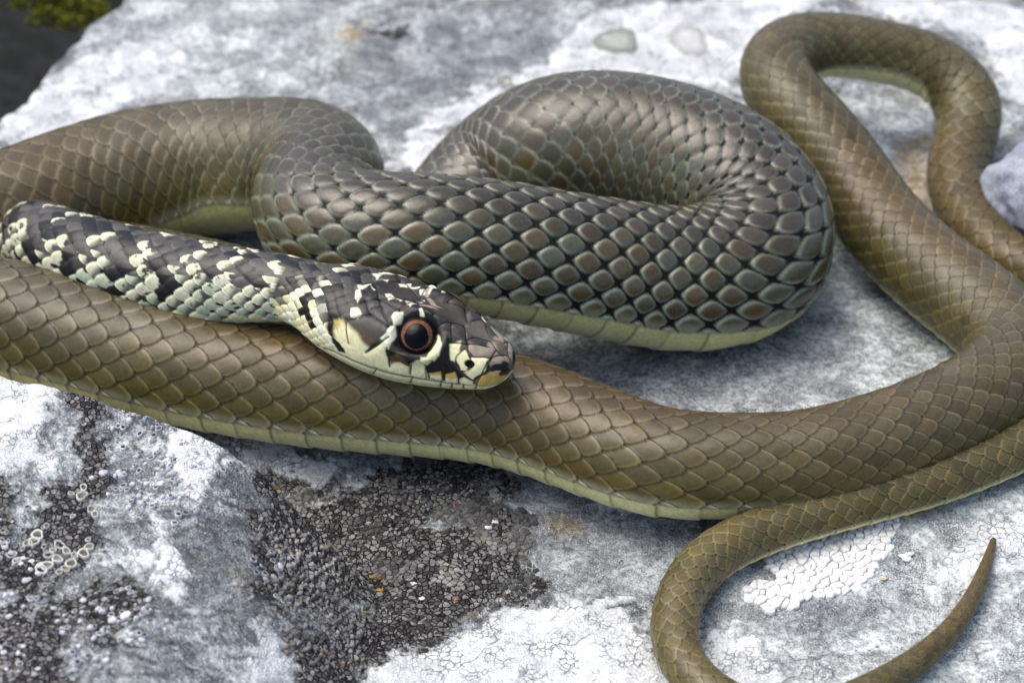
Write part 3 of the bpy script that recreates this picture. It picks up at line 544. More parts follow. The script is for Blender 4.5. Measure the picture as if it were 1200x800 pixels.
# ================================================================== materials
def rock_tint(x, y, zones, seed, base_a, base_b):
    """large-scale colouring of weathered stone, read into the mesh; zones = signed distances (cm) of its crusts"""
    wx = x + 0.5 * fbm(x * 0.9, y * 0.9, 3, seed); wy = y + 0.5 * fbm(x * 0.9, y * 0.9, 3, seed + 5)
    big = fbm(wx * 0.35, wy * 0.35, 5, seed + 10, 0.6); mid = fbm(wx * 1.5, wy * 1.5, 6, seed + 20, 0.65); fin = fbm(wx * 7, wy * 7, 3, seed + 30, 0.7)
    warm = fbm(wx * 0.6, wy * 0.6, 4, seed + 40)
    def mx(c, d, k): return c + (np.asarray(d) - c) * np.clip(k, 0, 1)[..., None]
    c = np.zeros(x.shape + (3,)) + np.array(base_a); c = mx(c, base_b, smooth(-0.25, 0.25, big))
    # thin crusts and stains laid over one another, each with a crisp, ragged rim
    ra = 0.35 * fin + 0.25 * fbm(wx * 20, wy * 20, 2, seed + 75)
    for k, (f, th, col, amt) in enumerate(((0.8, 0.10, (0.26, 0.27, 0.28), .5), (1.3, 0.14, (0.56, 0.575, 0.585), .65), (2.2, 0.16, (0.24, 0.245, 0.245), .75), (1.0, 0.20, (0.63, 0.645, 0.65), .65), (3.4, 0.17, (0.14, 0.145, 0.15), .7), (3.0, 0.20, (0.68, 0.69, 0.695), .65))):
        p = fbm(wx * f + 31 * k, wy * f - 17 * k, 5, seed + 80 + 7 * k, 0.58) + 0.55 * ra
        c = mx(c, np.array(col) * (1 + 0.25 * fin)[..., None], amt * smooth(th - 0.02, th + 0.03, p))
        c = mx(c, c * 0.45, 0.7 * smooth(0.035, 0.0, np.abs(p - th + 0.03)) * (fin > -0.1))
    c = mx(c, (0.50, 0.42, 0.30), 0.35 * smooth(0.2, 0.6, warm + 0.3 * fin))
    gran = fbm(wx * 14, wy * 14, 3, seed + 70, 0.7)
    c = mx(c, c * 0.35, 0.75 * smooth(0.16, 0.30, gran + 0.4 * mid))
    rag = 0.45 * fbm(wx * 1.8, wy * 1.8, 6, seed + 50, 0.65) + 0.16 * fin
    def z(k, lo, hi, r=1.0): return smooth(lo, hi, zones[k] + r * rag)
    pale = z('pale', -0.5, 0.5); c = mx(c, mx(np.zeros_like(c) + np.array((0.46, 0.475, 0.485)), (0.74, 0.75, 0.75), smooth(-0.2, 0.2, mid + 0.4 * fin)), 0.85 * pale)
    c = mx(c, mx(np.zeros_like(c) + np.array((0.22, 0.23, 0.245)), (0.46, 0.47, 0.485), smooth(-0.3, 0.3, mid + 0.5 * fin)), 0.85 * z('violet', -0.3, 0.3))
    c = mx(c, mx(np.zeros_like(c) + np.array((0.46, 0.27, 0.09)), (0.62, 0.48, 0.32), smooth(-0.3, 0.3, fin)), 0.75 * z('tan', -0.2, 0.2))
    white = z('white', -0.04, 0.05); dark = z('dark', -0.08, 0.08, 1.3) * (1 - 0.8 * white)
    # bare greenish-grey stone shows through holes in the black crust
    dark = dark * (1 - 0.9 * smooth(0.18, 0.34, fbm(wx * 0.9, wy * 0.9, 5, seed + 60, 0.6) + 0.2 * fin))
    return c * np.array([0.95, 1.0, 0.985]), white, dark

def rock_material(name):
    n = N(name)
    fine = n.noise(11, 3, 0.65); grain = n.noise(36, 2, 0.7)
    wz, dz, unshaded = n.attr('white'), n.attr('dark'), n.attr('unshaded'); col = n.attr('tint', True)
    col = n.mix(1.0, col, n.mix(n.step(fine, 0.38, 0.62), (0.66, 0.66, 0.67), (1.10, 1.10, 1.09)), 'MULTIPLY')
    fl = n.math('MULTIPLY', n.step(grain, 0.56, 0.64), n.step(fine, 0.58, 0.44))
    col = n.mix(n.math('MULTIPLY', fl, 0.85), col, (0.055, 0.055, 0.065))
    col = n.mix(n.math('MULTIPLY', n.step(grain, 0.40, 0.34), n.math('MULTIPLY', unshaded, 0.55)), col, (0.78, 0.785, 0.78))
    w = n.warp(0.06, 14)
    micro = n.math('MULTIPLY', n.step(n.voro(24.0, 'DISTANCE_TO_EDGE'), 0.11, 0.03), n.step(n.noise(1.3, 2), 0.42, 0.58))
    col = n.mix(n.math('MULTIPLY', micro, 0.62), col, (0.07, 0.07, 0.085))
    cells = n.voro(9.0, 'DISTANCE_TO_EDGE', co=w)
    craze = n.math('MULTIPLY', n.step(cells, 0.075, 0.02), n.step(n.noise(2.4, 2), 0.45, 0.60))
    wcol = n.mix(n.step(fine, 0.3, 0.7), (0.62, 0.645, 0.655), (0.80, 0.815, 0.81))
    wcol = n.mix(n.math('MULTIPLY', craze, 0.75), wcol, (0.16, 0.16, 0.18))
    wcol = n.mix(n.math('MULTIPLY', n.step(grain, 0.60, 0.68), 0.7), wcol, (0.17, 0.17, 0.20))
    col = n.mix(wz, col, wcol)
    ar = n.voro(12.0, 'DISTANCE_TO_EDGE', co=w); arc = n.voro(12.0, 'F1', 'Color', co=w)
    acol = n.mix(n.step(arc, 0.15, 0.95), (0.045, 0.042, 0.043), (0.30, 0.29, 0.275))
    dcol = n.mix(n.step(ar, 0.12, 0.04), acol, (0.008, 0.008, 0.010))
    col = n.mix(dz, col, dcol)
    crack = n.math('MULTIPLY', n.step(n.voro(0.55, 'DISTANCE_TO_EDGE', co=n.warp(0.9, 1.7)), 0.011, 0.003), n.step(n.noise(0.8, 2), 0.48, 0.60))
    col = n.mix(n.math('MULTIPLY', crack, 0.6), col, (0.07, 0.07, 0.075))
    hh = n.math('ADD', grain, n.math('MULTIPLY', n.math('MINIMUM', ar, 0.15), n.math('MULTIPLY', dz, 7.0)))
    hh = n.math('ADD', n.math('SUBTRACT', hh, n.math('MULTIPLY', craze, n.math('MULTIPLY', wz, 0.8))), n.math('SUBTRACT', n.math('MULTIPLY', fine, 1.8), n.math('MULTIPLY', micro, 0.5)))
    return n.done(col, 0.92, 0.2, n.bump(hh, 0.9, 0.04))

M_ROCK = rock_material('lichened limestone')

def simple(name, col, rough=0.8, spec=0.3, var=0.35, scale=9, bump=0.4, tint=False, **kw):
    n = N(name)
    f = n.noise(scale, 4, 0.6)
    c = n.attr('tint', True) if tint else col
    dark = n.mix(1.0, c, (1 - var, 1 - var, 1 - var), 'MULTIPLY')
    out = n.mix(n.step(f, 0.35, 0.65), dark, c)
    return n.done(out, rough, spec, n.bump(n.noise(scale * 3, 3), bump, 0.02), **kw)

M_LICHEN = simple('crust lichen', None, 0.9, 0.15, 0.3, 14, 0.7, tint=True)
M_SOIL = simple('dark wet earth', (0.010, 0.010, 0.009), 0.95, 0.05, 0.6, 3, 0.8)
M_MOSS = simple('moss', None, 0.8, 0.2, 0.4, 20, 0.3, tint=True)
M_GREYSTONE = None

def skin_material():
    n = N('snake skin')
    c = n.attr('tint', True)
    gl = n.attr('gloss')
    f = n.noise(14, 3, 0.6); g = n.noise(60, 3, 0.6)
    c = n.mix(n.step(f, 0.25, 0.75), n.mix(1.0, c, (0.84, 0.83, 0.82), 'MULTIPLY'), n.mix(1.0, c, (1.12, 1.12, 1.12), 'MULTIPLY'))
    c = n.mix(n.math('MULTIPLY', n.step(g, 0.55, 0.75), 0.25), c, n.mix(1.0, c, (0.6, 0.58, 0.55), 'MULTIPLY'))
    rough = n.math('ADD', n.math('MULTIPLY', gl, -0.34), n.math('ADD', 0.47, n.math('MULTIPLY', g, 0.12)))
    nb = n.bump(n.math('ADD', n.math('MULTIPLY', f, 0.5), n.math('MULTIPLY', g, 0.3)), 0.35, 0.02)
    return n.done(c, rough, n.math('ADD', n.math('MULTIPLY', gl, 0.50), 0.10), nb)
M_SKIN = skin_material()

# ================================================================== the rock underfoot
def graded(lo, hi, step, far, growth=1.16):
    core = np.arange(lo, hi + step, step); a = []; s = step; v = core[0]
    while v > -far: s *= growth; v -= s; a.append(v)
    b = []; s = step; v = core[-1]
    while v < far: s *= growth; v += s; b.append(v)
    return np.concatenate([a[::-1], core, b])

gx = graded(-9.6, 9.6, 0.030, 70); gy = graded(-9.2, 13.5, 0.046, 70)
X, Y = np.meshgrid(gx, gy, indexing='ij')
def zone_sd(polys, x, y):
    d = np.full(np.shape(x), -2.0)
    for p in polys:
        p = np.array(p); lo = p.min(0) - 1.2; hi = p.max(0) + 1.2
        m = (x > lo[0]) & (x < hi[0]) & (y > lo[1]) & (y < hi[1])
        d[m] = np.maximum(d[m], np.clip(poly_sd(x[m], y[m], p), -1.1, 1.1))
    return d
Z = rock_height(X, Y)
zz = dict(white=zone_sd(WHITE_CRUST, X, Y), dark=zone_sd(DARK_LICHEN, X, Y), pale=zone_sd(PALE_ROCK, X, Y), violet=zone_sd(VIOLET_GREY, X, Y), tan=zone_sd(TAN_STAIN, X, Y))
tint, wh, dk = rock_tint(X, Y, zz, 100, (0.36, 0.38, 0.405), (0.50, 0.52, 0.54))
gap_shade = smooth(0.15, -0.35, edge_dist(X, Y)); wh = wh * (1 - gap_shade)
tint = tint + (np.array((0.006, 0.007, 0.004)) * (1 + fbm(X * 2, Y * 2, 3, 77))[..., None] - tint) * gap_shade[..., None]    # deep shade of the gap painted near-black over the mossy broken side
Z = Z + 0.035 * fbm(X * 2.2, Y * 2.2, 5, 41, 0.6) + 0.035 * wh + 0.02 * dk
faces = grid_faces(len(gx), len(gy))
rock = build_mesh('rock_ground', np.stack([X, Y, Z], -1).reshape(-1, 3), faces[:, ::-1], M_ROCK, attrs=dict(white=wh, dark=dk, unshaded=1 - gap_shade), colors=tint.reshape(-1, 3))
tag(rock, 'broad pale grey limestone slab with white and black lichen', kind='structure')

# the wider ground round the rock
def ground_sheet():
    g = graded(-60, 60, 12, 6000, 1.5); x, y = np.meshgrid(g, g, indexing='ij')
    z = -9 + 0.8 * fbm(x * 0.05, y * 0.05, 3, 3)
    return np.stack([x, y, z], -1).reshape(-1, 3), grid_faces(len(g), len(g))[:, ::-1]
co, fc = ground_sheet()
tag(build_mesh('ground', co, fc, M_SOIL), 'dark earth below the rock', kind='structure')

# ------------------------------------------------------------------ foreground boulder
bx = np.concatenate([np.arange(-22, -9.4, 0.2), np.arange(-9.4, -1.6, 0.036)]); by = np.concatenate([np.arange(-20, -9.6, 0.2), np.arange(-9.6, 1.6, 0.045)])
X, Y = np.meshgrid(bx, by, indexing='ij')
Z = boulder_height(X, Y)
no = np.full(X.shape, -2.0)
zz = dict(white=zone_sd(BOULDER_WHITE, X, Y), dark=zone_sd(DARK_LICHEN, X, Y), pale=no, violet=no, tan=no)
tint, bwh, bdk = rock_tint(X + 0.8 * Z, Y + 0.5 * Z, zz, 300, (0.22, 0.232, 0.245), (0.40, 0.415, 0.425))
Z = Z + 0.045 * fbm(X * 2.2, Y * 2.2, 5, 51, 0.6) + 0.035 * bwh + 0.02 * bdk
boulder = build_mesh('boulder', np.stack([X, Y, Z], -1).reshape(-1, 3), grid_faces(len(bx), len(by))[:, ::-1], M_ROCK, attrs=dict(white=bwh, dark=bdk, unshaded=np.ones(X.shape)), colors=tint.reshape(-1, 3))
tag(boulder, 'grey boulder crusted with white and black lichen in front of the snake, lower left', 'boulder')

def top_at(x, y):
    x = np.atleast_1d(np.asarray(x, float)); y = np.atleast_1d(np.asarray(y, float))
    return np.maximum(rock_height(x, y), boulder_height(x, y))

# ================================================================== the snake
ROWS, HALF = 19, math.radians(119)          # dorsal scale rows and how far round from the spine they reach
PER = 10
phi_d = np.linspace(-HALF, HALF, ROWS * PER + 1)
NV = 34
phi_v = np.linspace(HALF, 2 * math.pi - HALF, NV + 1)[1:-1]
PHI = np.concatenate([phi_d, phi_v]); NP = len(PHI)
PHI = np.where(PHI > math.pi, PHI - 2 * math.pi, PHI)

C_OLIVE_TOP = np.array([0.070, 0.059, 0.033]); C_OLIVE_SIDE = np.array([0.070, 0.060, 0.016])
C_GOLD_OLIVE = np.array([0.094, 0.077, 0.025])
C_DARK_BROWN = np.array([0.078, 0.053, 0.020]); C_DARK_TEAL = np.array([0.060, 0.076, 0.050]); C_DARK_TOP = np.array([0.050, 0.040, 0.026])
C_BELLY = np.array([0.72, 0.70, 0.44]); C_SKIN = np.array([0.010, 0.010, 0.009])
C_WHITE = np.array([0.56, 0.56, 0.40]); C_MINT = np.array([0.40, 0.46, 0.32]); C_BLACK = np.array([0.006, 0.006, 0.006]); C_GREY = np.array([0.062, 0.057, 0.050])
C_CREAM = np.array([0.70, 0.68, 0.40]); C_GOLD = np.array([0.50, 0.36, 0.10]); C_TAN = np.array([0.26, 0.22, 0.165]); C_BROWN = np.array([0.10, 0.060, 0.025])

def lerp(a, b, t): return a + (b - a) * t

def scale_field(q, w, A, B, p, dome, tilt, length, spread=0.0):
    """overlapping plates on a quincunx: returns height (cm), edge value 0..1 (2 = bare skin), plate coordinates and plate number"""
    best = np.full(q.shape, -1e9); te = np.full(q.shape, 2.0); aa = np.zeros(q.shape); bb = np.zeros(q.shape)
    qi = np.zeros(q.shape); wi = np.zeros(q.shape)
    j0 = np.floor(w)
    for dj in (-1, 0, 1, 2):
        j = j0 + dj; off = 0.5 * np.mod(j, 2)
        k0 = np.floor(q - off)
        for dk in (0, 1):
            qc = k0 + dk + off
            a = q - qc; b = w - j
            ax = np.where(a > 0, A, A * 1.0)
            t = (np.abs(a) / ax) ** p + (np.abs(b) / B) ** p
            h = tilt * length * a + dome * length * (1 - np.clip(t, 0, 1) ** 2.2)
            h = h - smooth(0.84, 1.0, t) * spread * (0.5 * dome + 0.25 * tilt) * length
            h = np.where(t < 1, h, -1e8)
            m = h > best
            best = np.where(m, h, best); te = np.where(m & (t < 1), t, te); aa = np.where(m, a, aa); bb = np.where(m, b, bb)
            qi = np.where(m, qc, qi); wi = np.where(m, j, wi)
    bare = te > 1
    best = np.where(bare, -0.5 * dome * length - 0.3 * tilt * length, best)
    return best, te, aa, bb, qi, wi

def rnd(qi, wi, seed):
    return _hash(np.round(qi * 2).astype(np.int64) + 1000, np.round(wi).astype(np.int64) + 50, seed)

ss, CL, KK = centre_line()
rad = KK[:, 0].copy()
# the tail closes to a blunt point
endd = ss[-1] - ss
rad = np.minimum(rad, np.sqrt(np.maximum(endd, 0.0)) * 0.16 + 0.002)
T_, U_, S_ = frames(CL, KK[:, 1])
qcum = np.concatenate([[0], np.cumsum(0.01 / (KK[1:, 2] * np.maximum(rad[1:], 0.12)))])
# stations: dense where the body is seen, sparse where it lies hidden under coils or turns far aside
vis_w = gsmooth(np.where(KK[:, 7] > 0.5, 1 / 0.08, 1 / 0.029), 30)
cum = np.concatenate([[0], np.cumsum(0.01 * vis_w[1:])])
si = np.interp(np.arange(0, cum[-1], 1.0), cum, ss); si = si[si > 0.11]
qs = np.interp(si, ss, qcum)
def at(arr): return np.stack([np.interp(si, ss, arr[:, i]) for i in range(arr.shape[1])], 1) if arr.ndim == 2 else np.interp(si, ss, arr)
Cb, Tb, Ub, Sb, Rb, Kb = at(CL), at(T_), at(U_), at(S_), at(rad), at(KK)
ns = len(qs)
Q = np.repeat(qs[:, None], NP, 1); PH = np.repeat(PHI[None, :], ns, 0); R = Rb[:, None]
dkw, nkw, gap, tl = (Kb[:, i][:, None] for i in (3, 4, 5, 6))
length = Kb[:, 2][:, None] * R
dorsal = np.abs(PH) <= HALF + 1e-6
rows = np.where(tl > 0.5, 11.0, float(ROWS))
W = np.where(dorsal, PH / (2 * HALF) * rows, 0)
A = lerp(0.60, 0.41, np.clip(gap, 0, 1)); B = lerp(1.04, 0.765, np.clip(gap, 0, 1)); pp_ = lerp(1.5, 1.48, gap)
dome = lerp(0.040, 0.065, np.clip(gap, 0, 1)) + 0 * Q; tilt = lerp(0.09, 0.05, np.clip(gap, 0, 1)) + 0 * Q
hd, te, aa, bb, qi, wi = scale_field(Q, W, A + 0 * Q, B + 0 * Q, pp_ + 0 * Q, dome, tilt, length + 0 * Q, np.clip(gap * 1.5, 0, 1) + 0 * Q)
# belly plates: one broad band to each scale length, overlapping backwards
fq = Q - np.floor(Q)
hv = length * (0.06 * (fq - 0.5)) - 0.02 * length * smooth(0.93, 1.0, fq)
edge_v = smooth(0.93, 0.98, fq)
bl = smooth(HALF - 0.03, HALF + 0.05, np.abs(PH))
H = np.where(dorsal, hd, hv)
# cross-section: round above, flattened below
sn, cs = np.sin(PH), np.cos(PH)
ex = np.where(cs < 0, 2.5, 2.05); rr = 1 / (np.abs(sn) ** ex + np.abs(cs) ** ex) ** (1 / ex)
hx = sn * rr; hy = np.where(cs < 0, 0.90, 0.98) * cs * rr
wb = smooth(0.1, 1.4, si)[:, None]; hx = lerp(sn, hx, wb); hy = lerp(np.where(cs < 0, 0.88, 0.97) * cs, hy, wb)      # the neck meets the head's own section
taper = smooth(0.0, 0.25, Rb)[:, None]
pos = Cb[:, None, :] + Ub[:, None, :] * (R * hy)[..., None] + Sb[:, None, :] * (R * hx)[..., None]
nr = Ub[:, None, :] * hy[..., None] + Sb[:, None, :] * hx[..., None]
H = H * smooth(0.0, 1.2, Q)
pos = pos + nr * (H * taper)[..., None]
# fade of the pattern where the head begins
# ---- skin colours, with highlights painted on the scale edges
r1 = rnd(qi, wi, 1)[..., None]; r2 = rnd(qi, wi, 2)[..., None]; r3 = rnd(qi, wi, 3)[..., None]
side = smooth(0.55, 1.9, np.abs(PH))[..., None]
ol = lerp(C_OLIVE_TOP, C_OLIVE_SIDE, side)
hind = smooth(0.58, 0.86, si / ss[-1])[:, None, None]      # golden towards the hind body
ol = lerp(ol, C_GOLD_OLIVE, 0.6 * hind) * (0.80 + 0.42 * r1)
ol = lerp(ol, ol * np.array([1.06, 0.99, 0.82]), smooth(0.5, 1.0, r2))
tone = fbm(Q * 0.13, W * 0.25, 3, 61)[..., None]
flush = smooth(0.05, 0.5, fbm(Q * 0.09 + 3, W * 0.12, 3, 63))[..., None]
ol = lerp(ol, np.array([0.085, 0.050, 0.014]) * (0.8 + 0.4 * r1), 0.40 * flush)
ol = ol * (1 + 0.25 * tone)
worn = _hash(np.round(qi * 2).astype(np.int64) + 77, np.round(wi).astype(np.int64) + 9, 8)[..., None]
ol = np.where(worn > 0.965, ol * 0.82, ol)
dt = lerp(C_DARK_BROWN * 0.95, C_DARK_TEAL * 1.05, 0.08 + 0.62 * smooth(0.15, 1.0, r2)); dt = lerp(C_DARK_TOP, dt, smooth(0.5, 1.1, np.abs(PH))[..., None]) * (0.75 + 0.5 * r1)
rim = (smooth(0.42, 0.80, te) * (0.55 + 0.45 * smooth(-0.25, 0.2, aa)))[..., None]
dt = lerp(dt, np.array([0.27, 0.32, 0.225]), 0.58 * rim * (0.35 + 0.65 * side))  # pale mint highlight painted into the scale rims of the dark coil
# neck: pale bars over black and grey
bar = np.mod(qi * 0.42 + 0.06 * np.abs(wi) + 0.42 * (r3[..., 0] - 0.5), 1.0)
low = smooth(0.55, 1.15, np.abs(PH)); throat = smooth(1.8, 0.6, si)[:, None] * smooth(0.9, 1.3, np.abs(PH))
is_w = (bar < lerp(0.30, 0.70, low) + throat) & (np.abs(wi) > 0.5)
nkd = np.where((r1 > 0.28) & (low[..., None] < 0.6) | (r1 > 0.65), C_GREY * (0.6 + 0.7 * r2), C_BLACK)
nkc = np.where(is_w[..., None], lerp(C_WHITE, C_MINT, smooth(0.2, 0.9, r2) * low[..., None]) * (0.85 + 0.2 * r1), nkd)
nkc = lerp(nkc, C_GREY * 0.6, (is_w * 0.85 * smooth(0.16, -0.22, aa + 0.25 * bb))[..., None] * (r1 > 0.42))
fleck = fbm(Q * 3.1, W * 1.5, 3, 95); nkc = lerp(nkc, nkd * 0.8, (is_w * smooth(0.0, -0.09, aa + 0.75 * fleck + 0.24 * low))[..., None])
part = (smooth(0.0, 0.3, aa) * (r3[..., 0] > 0.45))[..., None]
nkc = lerp(nkc, C_BLACK, 0.85 * part * (~is_w)[..., None])
nkc = lerp(nkc, C_CREAM * 0.95, (smooth(8.5, 9.0, np.abs(wi)) * (r3[..., 0] > 0.3))[..., None])
c = lerp(ol, dt, dkw[..., None]); c = lerp(c, nkc, smooth(0.3, 0.7, nkw)[..., None])
# lowest row shades into the belly colour
lowrow = smooth(0.90, 1.0, np.abs(PH) / HALF)[..., None]
c = lerp(c, lerp(C_BELLY * 0.50, c, 0.35), lowrow * (1 - 0.5 * nkw[..., None]))
# fine dark seam and a painted highlight inside each plate's rear edge, black skin between spread plates
seam = smooth(0.82, 0.96, te)[..., None]
lip_glint = (smooth(0.55, 0.75, te) * smooth(0.92, 0.82, te) * smooth(-0.1, 0.2, aa))[..., None]
c = c * (1 + 0.75 * lip_glint * (1 - 0.7 * dkw[..., None]))
c = lerp(c, np.array([0.36, 0.37, 0.29]), 0.42 * lip_glint * smooth(0.12, 0.34, aa)[..., None] * dkw[..., None] * (r3 > 0.5) * smooth(1.35, 0.9, np.abs(PH))[..., None])  # small glints painted on some plate tips along the dark coil's back
c = lerp(c, C_SKIN * 1.8, 0.92 * seam)
c = np.where((te > 1)[..., None], C_SKIN, c)
be = C_BELLY * (0.92 + 0.12 * vnoise(Q * 0.7, PH * 3, 71)[..., None]); be = lerp(be, be * np.array([0.96, 0.94, 0.66]), smooth(2.7, 2.2, np.abs(PH))[..., None] * (1 - nkw[..., None]))
be = lerp(be, be * np.array([.36, .34, .24]), 0.9 * np.clip(edge_v, 0, 1)[..., None])
c = np.where(dorsal[..., None], c, be)
tail_tint = smooth(0.4, 0.15, Rb)[:, None, None]
c = lerp(c, c * np.array([1.0, 0.95, 0.95]), tail_tint)
gl = np.where(te > 1, 0.05, 0.48 + 0.35 * dkw + 0.15 * (r1[..., 0] - .5)); gl = lerp(gl, 0.40, smooth(.3, .7, nkw)) * (1 - 0.8 * seam[..., 0]); gl = np.where(dorsal, gl, 0.45)
body_co = pos.reshape(-1, 3); body_c = np.clip(c, 0, 1).reshape(-1, 3); body_g = gl.reshape(-1)

# ---- the head
NT, NH = 330, 2 * NP
PHH = np.empty(NH); ph_un = np.unwrap(np.concatenate([PHI, [PHI[0]]])); PHH[0::2] = ph_un[:-1]; PHH[1::2] = 0.5 * (ph_un[:-1] + ph_un[1:])
PHH = (PHH + math.pi) % (2 * math.pi) - math.pi
tq = np.linspace(0, 1, NT); tq = 1 - (1 - tq) ** 1.12
tq = tq * 0.9995
TT = np.repeat(tq[:, None], NH, 1); PP = np.repeat(PHH[None, :], NT, 0)
base, nrm = head_points(TT, PP)
HL = float(np.linalg.norm(np.array(HEAD_C) - np.array(HEAD_A)))
Rl = 0.5 * (np.interp(TT, HTF, HWF) + np.interp(TT, HTF, HUF))
PM = -np.abs(PP)                              # both sides carry the same marks
ux, uy = TT * HL, PM * 0.75                    # rough centimetres over the skin
jx = 0.035 * fbm(ux * 5, uy * 5, 2, 81); jy = 0.035 * fbm(ux * 5, uy * 5, 2, 82)
mx, my = ux + jx, uy + jy
def hp(pl): return [(t * HL, -abs(p) * 0.75) for t, p in pl]
# base colour: dark crown, cream chin
fl = smooth(1.55, 1.75, np.abs(PP))
n1 = fbm(ux * 3, uy * 3, 4, 83)[..., None]
crown = np.array([0.036, 0.029, 0.023]) * (1 + 0.6 * n1)
crown = lerp(crown, C_TAN * 0.55, (smooth(0.70, 0.9, TT) * smooth(1.3, 0.5, np.abs(PP)))[..., None] * 0.8)
hc = lerp(crown, C_CREAM + 0 * crown, smooth(2.05, 2.2, np.abs(PP))[..., None])
lift = np.zeros(TT.shape)
# small scales of the nape and temples
rows_n = 29.0; qn = TT * HL / 0.22 + 0.35 * fbm(ux * 2.2, uy * 2.2, 2, 84); wn_ = PP / (2 * HALF) * rows_n + 0.5 * fbm(ux * 2.0 + 9, uy * 2.0, 2, 85)
hs, ts, as_, bs_, qi2, wi2 = scale_field(qn, wn_, np.full(qn.shape, .50), np.full(qn.shape, .90), np.full(qn.shape, 1.6), np.full(qn.shape, .10), np.full(qn.shape, -.09), np.full(qn.shape, .17))
nape = smooth(0.47, 0.36, TT + 0.06 * np.abs(PP)) * (np.abs(PP) < HALF)
lift += hs * nape
rr1 = rnd(qi2, wi2, 5)[..., None]
hc = lerp(hc, np.where(rr1 > 0.5, C_GREY * (0.5 + 0.6 * rr1), C_BLACK * 1.5), (nape * smooth(1.75, 1.5, np.abs(PP)))[..., None] * 0.95)
cx = ux - as_ * 0.22; cy = -np.abs((wn_ - bs_) / rows_n * 2 * HALF) * 0.75
COLS = dict(cream=C_CREAM, white=np.array([0.66, 0.67, 0.50]), black=C_BLACK, brown=C_BROWN, gold=C_GOLD, grey=C_GREY * 0.75, tan=C_TAN)
for nm, cn, pl in HEAD_PAINT:
    sd = poly_sd(np.where(nape > .5, cx, mx), np.where(nape > .5, cy, my), hp(pl)) if nm in ('band', 'cream', 'gap', 'str') else poly_sd(mx, my, hp(pl))
    soft = {'band': .02, 'fleck': .012, 'cream': .05, 'labial': .03, 'rear': .05, 'brn': .08, 'tmp': .04, 'post': .04, 'int': .03}.get(nm, .018)
    if nm == 'band': sd = sd - 0.018 - 0.03 * rr1[..., 0]
    k = smooth(-soft, soft, sd)[..., None]
    col = COLS['white' if nm in ('band', 'fleck', 'pos') else cn] * (1 + 0.18 * n1)
    hc = lerp(hc, col, k)
    if nm in ('pre', 'pos', 'band', 'fleck'): lift += 0.012 * smooth(-0.01, 0.05, sd)
seamn = (smooth(0.84, 1.0, ts) * nape)[..., None]
hc = lerp(hc, C_BLACK, 0.85 * seamn * smooth(2.2, 1.7, np.abs(PP))[..., None]); hc = lerp(hc, hc * .35, seamn * .8)
for wdt, pl in HEAD_LINES:
    d = line_d(ux, uy, hp(pl))
    k = smooth(0.028 * wdt, 0.006, d)
    lift -= 0.014 * wdt * k + 0.010 * smooth(.09, .0, d)
    hc = lerp(hc, C_BLACK, 0.85 * k[..., None])
# brow, eye socket, nostril
et, ep = EYE_AT; ex_, ey_ = et * HL, -abs(ep) * 0.75
dx, dy = ux - ex_, uy - ey_
de = np.sqrt(dx ** 2 + dy ** 2)
lift += 0.13 * np.exp(-((dx / 0.55) ** 2 + ((dy - 0.36) / 0.13) ** 2))       # brow
lift += 0.05 * np.exp(-((de - 0.44) / 0.10) ** 2) * (dy < 0.2)
lift -= 0.06 * smooth(0.36, 0.26, de)
hc = lerp(hc, C_BLACK, smooth(0.31, 0.27, de)[..., None])
nt_, np_ = NOSTRIL_AT
dn = np.sqrt(((ux - nt_ * HL) / 0.075) ** 2 + ((uy + abs(np_) * 0.75) / 0.10) ** 2)
lift -= 0.07 * smooth(1.1, 0.5, dn); hc = lerp(hc, C_BLACK * 0.6, smooth(1.15, 0.8, dn)[..., None])
# joined to the body without a step
lift *= smooth(0.0, 0.04, TT)
hpos = base + nrm * lift[..., None]
join_c = body_c.reshape(ns, NP, 3)[0]; jc2 = np.repeat(join_c, 2, 0)
hpos = np.concatenate([hpos.reshape(-1, 3), head_axis(np.array([1.0]))])
hcol = np.concatenate([np.clip(hc, 0, 1).reshape(-1, 3), [C_TAN * 0.6]])
hg = np.concatenate([np.where(np.abs(PP) < 1.7, 0.36, 0.40).reshape(-1), [.5]])

nb = len(body_co); nh = NT * NH
f_body = grid_faces(ns, NP, True)
f_head = grid_faces(NT, NH, True, nb)[:, ::-1]
i = np.arange(NP); i2 = (i + 1) % NP
f_join = np.stack([i, nb + 2 * i, nb + 2 * i + 1, nb + (2 * i + 2) % NH, i2], 1)
j = np.arange(NH); f_nose = np.stack([np.full(NH, nb + nh), nb + nh - NH + j, nb + nh - NH + (j + 1) % NH], 1)
tipv = nb + nh + 1
f_tip = np.stack([np.full(NP, tipv), nb - NP + (i + 1) % NP, nb - NP + i], 1)
all_co = np.concatenate([body_co, hpos, [CL[-1]]]); all_c = np.concatenate([body_c, hcol, [C_OLIVE_TOP]]); all_g = np.concatenate([body_g, hg, [.3]])
snake = bpy.data.objects.new('snake', None); COL.objects.link(snake)
sx = float(PATH[0][0]); sy = float(PATH[0][1])
tag(snake, 'olive brown snake coiled on the rock, black and cream head with copper eye', 'snake')
body = build_mesh('body', all_co, [f_body, f_head, f_join, f_nose, f_tip], M_SKIN, attrs=dict(gloss=all_g), colors=all_c, parent=snake)

